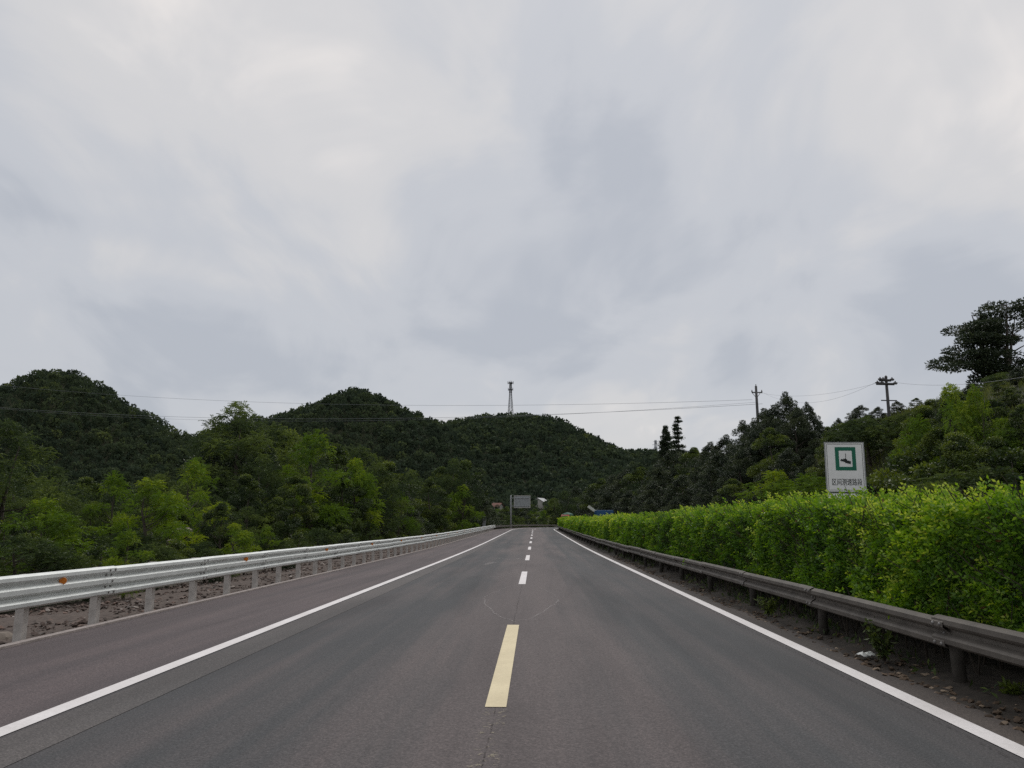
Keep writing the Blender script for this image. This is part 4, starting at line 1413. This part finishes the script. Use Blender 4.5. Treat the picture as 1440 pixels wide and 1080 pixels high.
# ------------------------------------------------------------------ cantilever road sign seen from behind
def cantilever_sign():
    s = 181.0
    D = rp(s, -8.2).y
    x = px_x(718.5, D)
    e = empty('road_sign', (x, D, terr(x, D) * 0 + float(zroad(s)) - 0.3))
    g = e.location.z
    tag(e, 'cantilever road sign beyond the bend, its plain grey back towards the camera', 'road sign')
    zt, zb = px_z(697, D) - g, px_z(714, D) - g
    x0, x1 = px_x(723, D) - x, px_x(745.5, D) - x
    MB().tube([(0, 0, -0.5), (0, 0, zt - 0.1), (0, 0, zt + 0.1)], [0.20, 0.17, 0.16], 12).build('post', M['steel_grey'], e, True)
    for z in (zt - 0.55, zb + 0.35):
        MB().tube([(0, 0, z), (x1 - 0.2, 0, z)], 0.07, 8).build('arm', M['steel_grey'], e, True)
    b = MB().box(((x0 + x1) / 2, 0.12, (zt + zb) / 2), (x1 - x0, 0.04, zt - zb)).build('board', M['sign_grey'], e)
    fr = MB()
    for sx in (x0, x1): fr.box((sx, 0.105, (zt + zb) / 2), (0.09, 0.10, zt - zb + 0.09))
    for sz in (zb, zt): fr.box(((x0 + x1) / 2, 0.105, sz), (x1 - x0 - 0.09, 0.10, 0.09))
    fr.build('rim', M['galv_post'], b)
    for k in range(4):
        sx = x0 + (x1 - x0) * (k + 0.5) / 4
        MB().box((sx, 0.085, (zt + zb) / 2), (0.06, 0.03, zt - zb - 0.1)).build('stiffener', M['sign_grey'], b)


cantilever_sign()


# ------------------------------------------------------------------ roadside marker at the left, near the bend
def marker_post():
    D = 150.0
    x = px_x(684, D)
    e = empty('concrete_marker', (x - 0.4, D, float(zroad(150)) - 0.35))
    tag(e, 'slim grey roadside cabinet on a plinth beside the far end of the left guardrail', 'cabinet')
    bevel(MB().box((0, 0, 0.3), (0.8, 0.7, 0.8)).build('plinth', M['kerb'], e), 0.02)
    b = bevel(MB().box((0, 0, 1.75), (0.55, 0.45, 2.1)).build('cabinet_body', M['steel_grey'], e), 0.02)
    MB().box((0, 0, 2.84), (0.68, 0.58, 0.07)).build('cap', M['steel_grey'], e)
    MB().box((0, -0.232, 1.75), (0.46, 0.012, 1.8)).build('door', M['sign_grey'], e)


marker_post()


# ------------------------------------------------------------------ lattice tower, pylon, poles and wires
def lattice(mb, w0, w1, z0, z1, n, r):
    c = [(-1, -1), (1, -1), (1, 1), (-1, 1)]
    def P(k, t): w = (w0 + (w1 - w0) * t) / 2; return (c[k % 4][0] * w, c[k % 4][1] * w, z0 + (z1 - z0) * t)
    for k in range(4):
        mb.tube([P(k, 0), P(k, 1)], r * 1.5, 5)
        for i in range(n):
            t0, t1 = i / n, (i + 1) / n
            mb.tube([P(k, t0), P(k + 1, t1)], r * 0.7, 4)
            mb.tube([P(k + 1, t0), P(k, t1)], r * 0.7, 4)
            mb.tube([P(k, t1), P(k + 1, t1)], r * 0.7, 4)


def mast():
    D = 520.0
    x = px_x(718, D, 560)
    g = terr(x, D)
    H = px_z(535, D, 718) - g
    e = empty('lattice_tower', (x, D, g - 0.5), 0.35)
    tag(e, 'slender lattice telecom tower with two platforms on the flat-topped hill', 'tower')
    mb = MB(); lattice(mb, 3.8, 1.3, 0, H * 0.72, 9, 0.085); mb.build('lattice_legs', M['tower'], e)
    mb = MB(); lattice(mb, 1.4, 1.0, H * 0.722, H * 0.97, 5, 0.12); mb.build('mast_top', M['tower'], e)
    for z, w in ((H * 0.80, 3.4), (H * 0.955, 3.9)):
        p = MB().box((0, 0, z), (w * 0.8, w * 0.8, 0.25)).build('platform', M['tower'], e)
        rail = MB()
        for a in range(8):
            an = a * math.pi / 4
            rail.tube([(w / 2 * math.cos(an), w / 2 * math.sin(an), z - 0.6), (w / 2 * math.cos(an), w / 2 * math.sin(an), z + 1.2)], 0.16, 5)
        rail.build('antennas', M['tower'], p)
    MB().tube([(0, 0, H * 0.97), (0, 0, H + 0.5)], [0.12, 0.05], 6).build('lightning_rod', M['tower'], e)


mast()


def pylon():
    D = 640.0
    x = px_x(922, D, 625)
    g = terr(x, D)
    top = px_z(619, D, 922)
    e = empty('power_pylon', (x, D, g), 0.5)
    tag(e, 'tiny pale lattice pylon on the far skyline left of the conifers', 'pylon')
    H = top - g
    mb = MB(); lattice(mb, 5, 1.0, 0, H, 9, 0.14); mb.build('lattice_body', M['far_steel'], e)
    for z, w in ((H * 0.97, 5), (H * 0.9, 7), (H * 0.83, 6)):
        MB().tube([(-w / 2, 0, z), (0, 0, z + 0.5), (w / 2, 0, z)], 0.14, 5).build('crossarm', M['far_steel'], e)


pylon()

POLE_A = Vector((px_x(1063.5, 100, 552), 100, 0)); POLE_B = Vector((px_x(1246.5, 62, 545), 62, 0))
ZA, ZB = px_z(543, 100, 1063), px_z(528, 62, 1246)


def pole_a():
    g = terr(POLE_A.x, POLE_A.y)
    e = empty('utility_pole', (POLE_A.x, POLE_A.y, g))
    tag(e, 'slim utility pole with one braced crossarm above the dark wood', 'utility pole', 'utility poles')
    H = ZA - g
    MB().tube([(0, 0, -0.8), (0, 0, H)], [0.24, 0.15], 10).build('shaft', M['concrete_pole'], e, True)
    z = px_z(552, 100, 1063) - g
    mb = MB().box((0.1, 0, z), (1.35, 0.12, 0.14)); arm = mb.build('crossarm', M['concrete_pole'], e)
    mb = MB()
    for sx in (-1, 1): mb.tube([(sx * 0.55, 0, z), (0, 0, z - 0.75)], 0.035, 5)
    mb.build('brace', M['concrete_pole'], e)
    for sx in (-0.55, 0.72): MB().tube([(sx, 0, z + 0.05), (sx, 0, z + 0.14), (sx, 0, z + 0.2), (sx, 0, z + 0.34)], [0.09, 0.10, 0.05, 0.06], 8).build('insulator', M['insulator'], arm)
    MB().tube([(0, 0, H), (0, 0, H + 0.25)], [0.06, 0.05], 8).build('insulator', M['insulator'], e)


def pole_b():
    g = terr(POLE_B.x, POLE_B.y)
    e = empty('utility_pole', (POLE_B.x, POLE_B.y, g), 0.0)
    e.rotation_euler = (0, R(0.4), 0.1)
    tag(e, 'stout utility pole with double crossarms and insulators beside the flat-layered tree', 'utility pole', 'utility poles')
    H = ZB - g
    MB().tube([(0, 0, -0.8), (0, 0, H - 0.3)], [0.15, 0.105], 10).build('shaft', M['concrete_pole'], e, True)
    z = px_z(540, 62, 1246) - g
    for zz, w in ((z, 1.5), (z + 0.30, 1.0)):
        arm = MB().box((0, 0.18, zz), (w, 0.10, 0.11)).box((0, -0.18, zz), (w, 0.10, 0.11)).build('crossarm', M['concrete_pole'], e)
        for sx in (-w / 2, w / 2, -w / 4):
            MB().tube([(sx - 0.16, 0, zz + 0.08), (sx, 0, zz + 0.12), (sx + 0.16, 0, zz + 0.08)], [0.06, 0.085, 0.06], 8).build('insulator', M['insulator'], arm)
            MB().tube([(sx, 0, zz + 0.05), (sx, 0, zz + 0.26)], [0.06, 0.045], 7).build('insulator', M['insulator'], arm)
    MB().tube([(0, 0, H - 0.35), (0, 0, H - 0.1), (0, 0, H)], [0.10, 0.12, 0.04], 8).build('insulator', M['insulator'], e)
    MB().box((0.1, 0, z - 1.35), (1.3, 0.08, 0.08)).build('crossarm', M['concrete_pole'], e)


pole_a()
pole_b()


def wire(p0, p1, sag, label, r=0.022, n=48):
    r = r * 0.75
    p0, p1 = Vector(p0), Vector(p1)
    mid = (p0 + p1) / 2
    pts = []
    for i in range(n + 1):
        t = i / n
        pts.append(p0.lerp(p1, t) - Vector((0, 0, 4 * sag * t * (1 - t))) - mid)
    o = MB().tube(pts, r, 5).build('power_line', M['wire'], None, True, mid)
    tag(o, label, 'power line', 'power lines')


# (column, row) of each wire in the photo fitted by a hanging curve between its two supports
def fit_wire(pA, pB, obs, label, r=0.022):
    """plan positions of the ends are given; end heights and sag follow from the observed rows"""
    pA, pB = np.array(pA, float), np.array(pB, float)
    Amat, bvec = [], []
    for px, py in obs:
        k = px_x(px, 1.0, py)
        dx, dy = pB - pA
        t = (k * pA[1] - pA[0]) / (dx - k * dy)
        y = pA[1] + t * dy
        Amat.append([1 - t, t, -4 * t * (1 - t)]); bvec.append(px_z(py, y, px))
    sol = np.linalg.lstsq(np.array(Amat), np.array(bvec), rcond=None)[0]
    wire((*pA, sol[0]), (*pB, sol[1]), sol[2], label, r)
    return sol


xa, ya = POLE_A.x, POLE_A.y
fit_wire((-135, 150), (xa - 0.55, ya), [(0, 543), (300, 559), (590, 569.5), (760, 572.5), (880, 572), (1000, 569.5), (1060, 552)], 'upper power line crossing the sky from the left edge to the slim pole')
fit_wire((-135, 152), (xa + 0.72, ya), [(0, 575), (300, 581.5), (590, 587), (760, 588), (900, 585), (1000, 580), (1063, 553)], 'lower power line crossing the hills from the left edge to the slim pole', 0.026)
fit_wire((-140, 156), (xa, ya + 0.1), [(0, 577), (300, 583.5), (590, 588.5), (760, 589.5), (900, 588), (1000, 583), (1063, 543)], 'lowest power line of the pair running just under the middle line', 0.018)
zA1 = px_z(551, 100, 1063)
wire((xa + 0.72, ya, zA1), (POLE_B.x - 0.7, POLE_B.y, px_z(540, 62, 1246) + 0.2), 1.6, 'power line hanging between the slim pole and the stout pole, lower', 0.011)
wire((xa - 0.55, ya, zA1 + 0.1), (POLE_B.x + 0.5, POLE_B.y, px_z(536, 62, 1246) + 0.2), 1.0, 'power line hanging between the slim pole and the stout pole, upper', 0.011)
wire((POLE_B.x + 0.7, POLE_B.y, px_z(541, 62, 1246) + 0.2), (px_x(1500, 34, 519), 34, px_z(519, 34, 1500)), 0.45, 'power line leaving the stout pole towards the right edge', 0.012)


# ------------------------------------------------------------------ trucks behind the hedge
def wheel(parent, x, y, r=0.5, w=0.3):
    t = MB().tube([(x - w / 2, y, r), (x - w / 2 + 0.03, y, r), (x + w / 2 - 0.03, y, r), (x + w / 2, y, r)], [r * 0.9, r, r, r * 0.9], 20).build('wheel', M['rubber'], parent, True)
    MB().tube([(x - w / 2 - 0.01, y, r), (x + w / 2 + 0.01, y, r)], r * 0.55, 14).build('rim', M['steel_grey'], t)


def truck(s, u, flip, cab_mat, body_mat, label, load=False, boom=False, body_h=2.75, cab_h=2.75):
    p = rp(s, u)
    e = empty('truck', p, heading(s) + (math.pi if flip else 0.0))
    tag(e, label, 'truck')
    L = 6.4      # front at +Y
    MB().box((-0.4, 0, 0.82), (0.14, L - 0.3, 0.2)).box((0.4, 0, 0.82), (0.14, L - 0.3, 0.2)).build('chassis', M['chassis'], e)
    prof = [(L / 2, 0.55), (L / 2 + 0.03, 1.45), (L / 2 - 0.22, cab_h - 0.08), (L / 2 - 0.4, cab_h), (L / 2 - 1.7, cab_h), (L / 2 - 1.75, 0.55)]
    cab = MB().prism(prof, -1.08, 1.08, lambda a, b, t: (t, a, b)).build('cab', M[cab_mat], e)
    bevel(cab, 0.06, 3)
    ws = [(L / 2 + 0.035, 1.50), (L / 2 - 0.19, cab_h - 0.16), (L / 2 - 0.23, cab_h - 0.16), (L / 2 - 0.005, 1.50)]
    MB().prism(ws, -0.95, 0.95, lambda a, b, t: (t, a, b)).build('windscreen', M['glass'], e)
    for sx in (-1, 1):
        MB().box((sx * 1.083, L / 2 - 0.85, 1.95), (0.012, 0.9, 0.62)).build('side_window', M['glass'], e)
        MB().box((sx * 1.28, L / 2 + 0.05, 1.95), (0.16, 0.08, 0.42)).build('mirror', M['chassis'], e)
        MB().box((sx * 0.82, L / 2 + 0.04, 0.95), (0.34, 0.06, 0.2)).build('headlight', M['cab_white'], e)
        MB().box((sx * 0.9, -L / 2 - 0.01, 0.95), (0.3, 0.05, 0.14)).build('tail_light', M['lamp_red'], e)
    MB().box((0, L / 2 + 0.05, 0.6), (2.2, 0.16, 0.3)).build('bumper', M['chassis'], e)
    y0, y1 = -L / 2, L / 2 - 1.85
    bd = bevel(MB().box((0, (y0 + y1) / 2, (1.0 + body_h) / 2), (2.3, y1 - y0, body_h - 1.0)).build('cargo_body', M[body_mat], e), 0.03)
    rb = MB()
    for k in range(9):
        yy = y0 + (y1 - y0) * (k + 0.5) / 9
        for sx in (-1, 1): rb.box((sx * 1.165, yy, (1.0 + body_h) / 2), (0.03, 0.08, body_h - 1.1))
    for sx in (-0.6, 0, 0.6): rb.box((sx, y0 - 0.02, (1.0 + body_h) / 2), (0.08, 0.04, body_h - 1.1))
    rb.build('ribs', M[body_mat], bd)
    if load:
        V, F = [], []
        n = 9
        for i in range(n):
            for j in range(n):
                a, b = i / (n - 1), j / (n - 1)
                V.append((-1.12 + 2.24 * a, y0 + 0.05 + (y1 - y0 - 0.1) * b, body_h + 0.005 + 0.55 * math.sin(math.pi * a) ** 0.6 * math.sin(math.pi * b) ** 0.3 + 0.04 * math.sin(9 * a + 5 * b)))
        for i in range(n - 1):
            for j in range(n - 1): F.append((i * n + j, (i + 1) * n + j, (i + 1) * n + j + 1, i * n + j + 1))
        obj('tarpaulin', mesh_from('tarpaulin', V, F, True), M['tarp'], e)
    if boom:
        MB().box((-1.55, y1 - 0.2, body_h + 0.28), (1.25, 0.35, 0.38), Matrix.Rotation(R(36), 3, 'Y')).box((-0.95, y1 - 0.2, body_h - 0.35), (0.3, 0.3, 0.9)).build('boom', M['cab_white'], e)
    for yy in (L / 2 - 0.95, -L / 2 + 1.2):
        for sx in (-1, 1): wheel(e, sx * 0.98, yy)


sx, ux = su(px_x(847.5, 112), 112)
truck(112.0, float(ux), False, 'blue', 'blue', 'blue truck behind the far hedge with a pale slanted boom beside it', boom=True, body_h=3.25, cab_h=2.8)
truck(229.0, -1.9, True, 'red', 'tarp', 'orange red truck cab with green load coming round the bend above the hedge end', load=True, body_h=3.75, cab_h=3.55)


# ------------------------------------------------------------------ two small houses in the trees
def house(px, D, roof_top, w, d, hw, rot, wall, roof, label):
    x = px_x(px, D)
    zt = px_z(roof_top, D)
    g = terr(x, D) - 0.4
    rise = 1.3
    hw = max(hw, zt - g - rise)
    e = empty('house', (x, D, g), rot)
    tag(e, label, 'house')
    MB().box((0, 0, hw / 2), (w, d, hw)).prism([(-d / 2, hw), (d / 2, hw), (0, hw + rise)], -w / 2, w / 2, lambda a, b, t: (t, a, b)).build('wall', M[wall], e)
    rf = MB()
    for sy in (-1, 1):
        a, b = Vector((0, sy * (d / 2 + 0.45), hw - 0.22)), Vector((0, 0, hw + rise + 0.1))
        n = Vector((0, sy * rise, d / 2)).normalized() * 0.10
        poly = [(a.y, a.z), (b.y, b.z), (b.y, b.z + 0.13), (a.y + n.y, a.z + n.z)]
        rf.prism(poly, -w / 2 - 0.4, w / 2 + 0.4, lambda p, q, t: (t, p, q))
    rf.build('roof', M[roof], e)
    for sxx in (-0.28, 0.28):
        wn = MB().box((sxx * w, -d / 2 - 0.01, hw * 0.62), (0.9, 0.06, 1.0)).build('window', M['glass'], e)
        MB().box((sxx * w, -d / 2 - 0.05, hw * 0.62 - 0.56), (1.1, 0.14, 0.08)).build('sill', M['kerb'], wn)
    MB().box((0, -d / 2 - 0.01, 1.05), (0.95, 0.07, 2.1)).build('door', M['stem'], e)


house(760, HOUSE_D[0], 701, 6.0, 4.6, 2.8, R(66), 'wall_plaster', 'roof_pale', 'small house with a pale sheet roof among trees right of the grey road sign')
house(697, HOUSE_D[1], 708, 5.0, 4.5, 2.6, R(-25), 'wall_plaster', 'roof_red', 'small house with a red tiled roof among trees left of the grey road sign')
print('TRIS', sum(len(m.loops) - 2 * len(m.polygons) for m in bpy.data.meshes), len(bpy.data.objects))
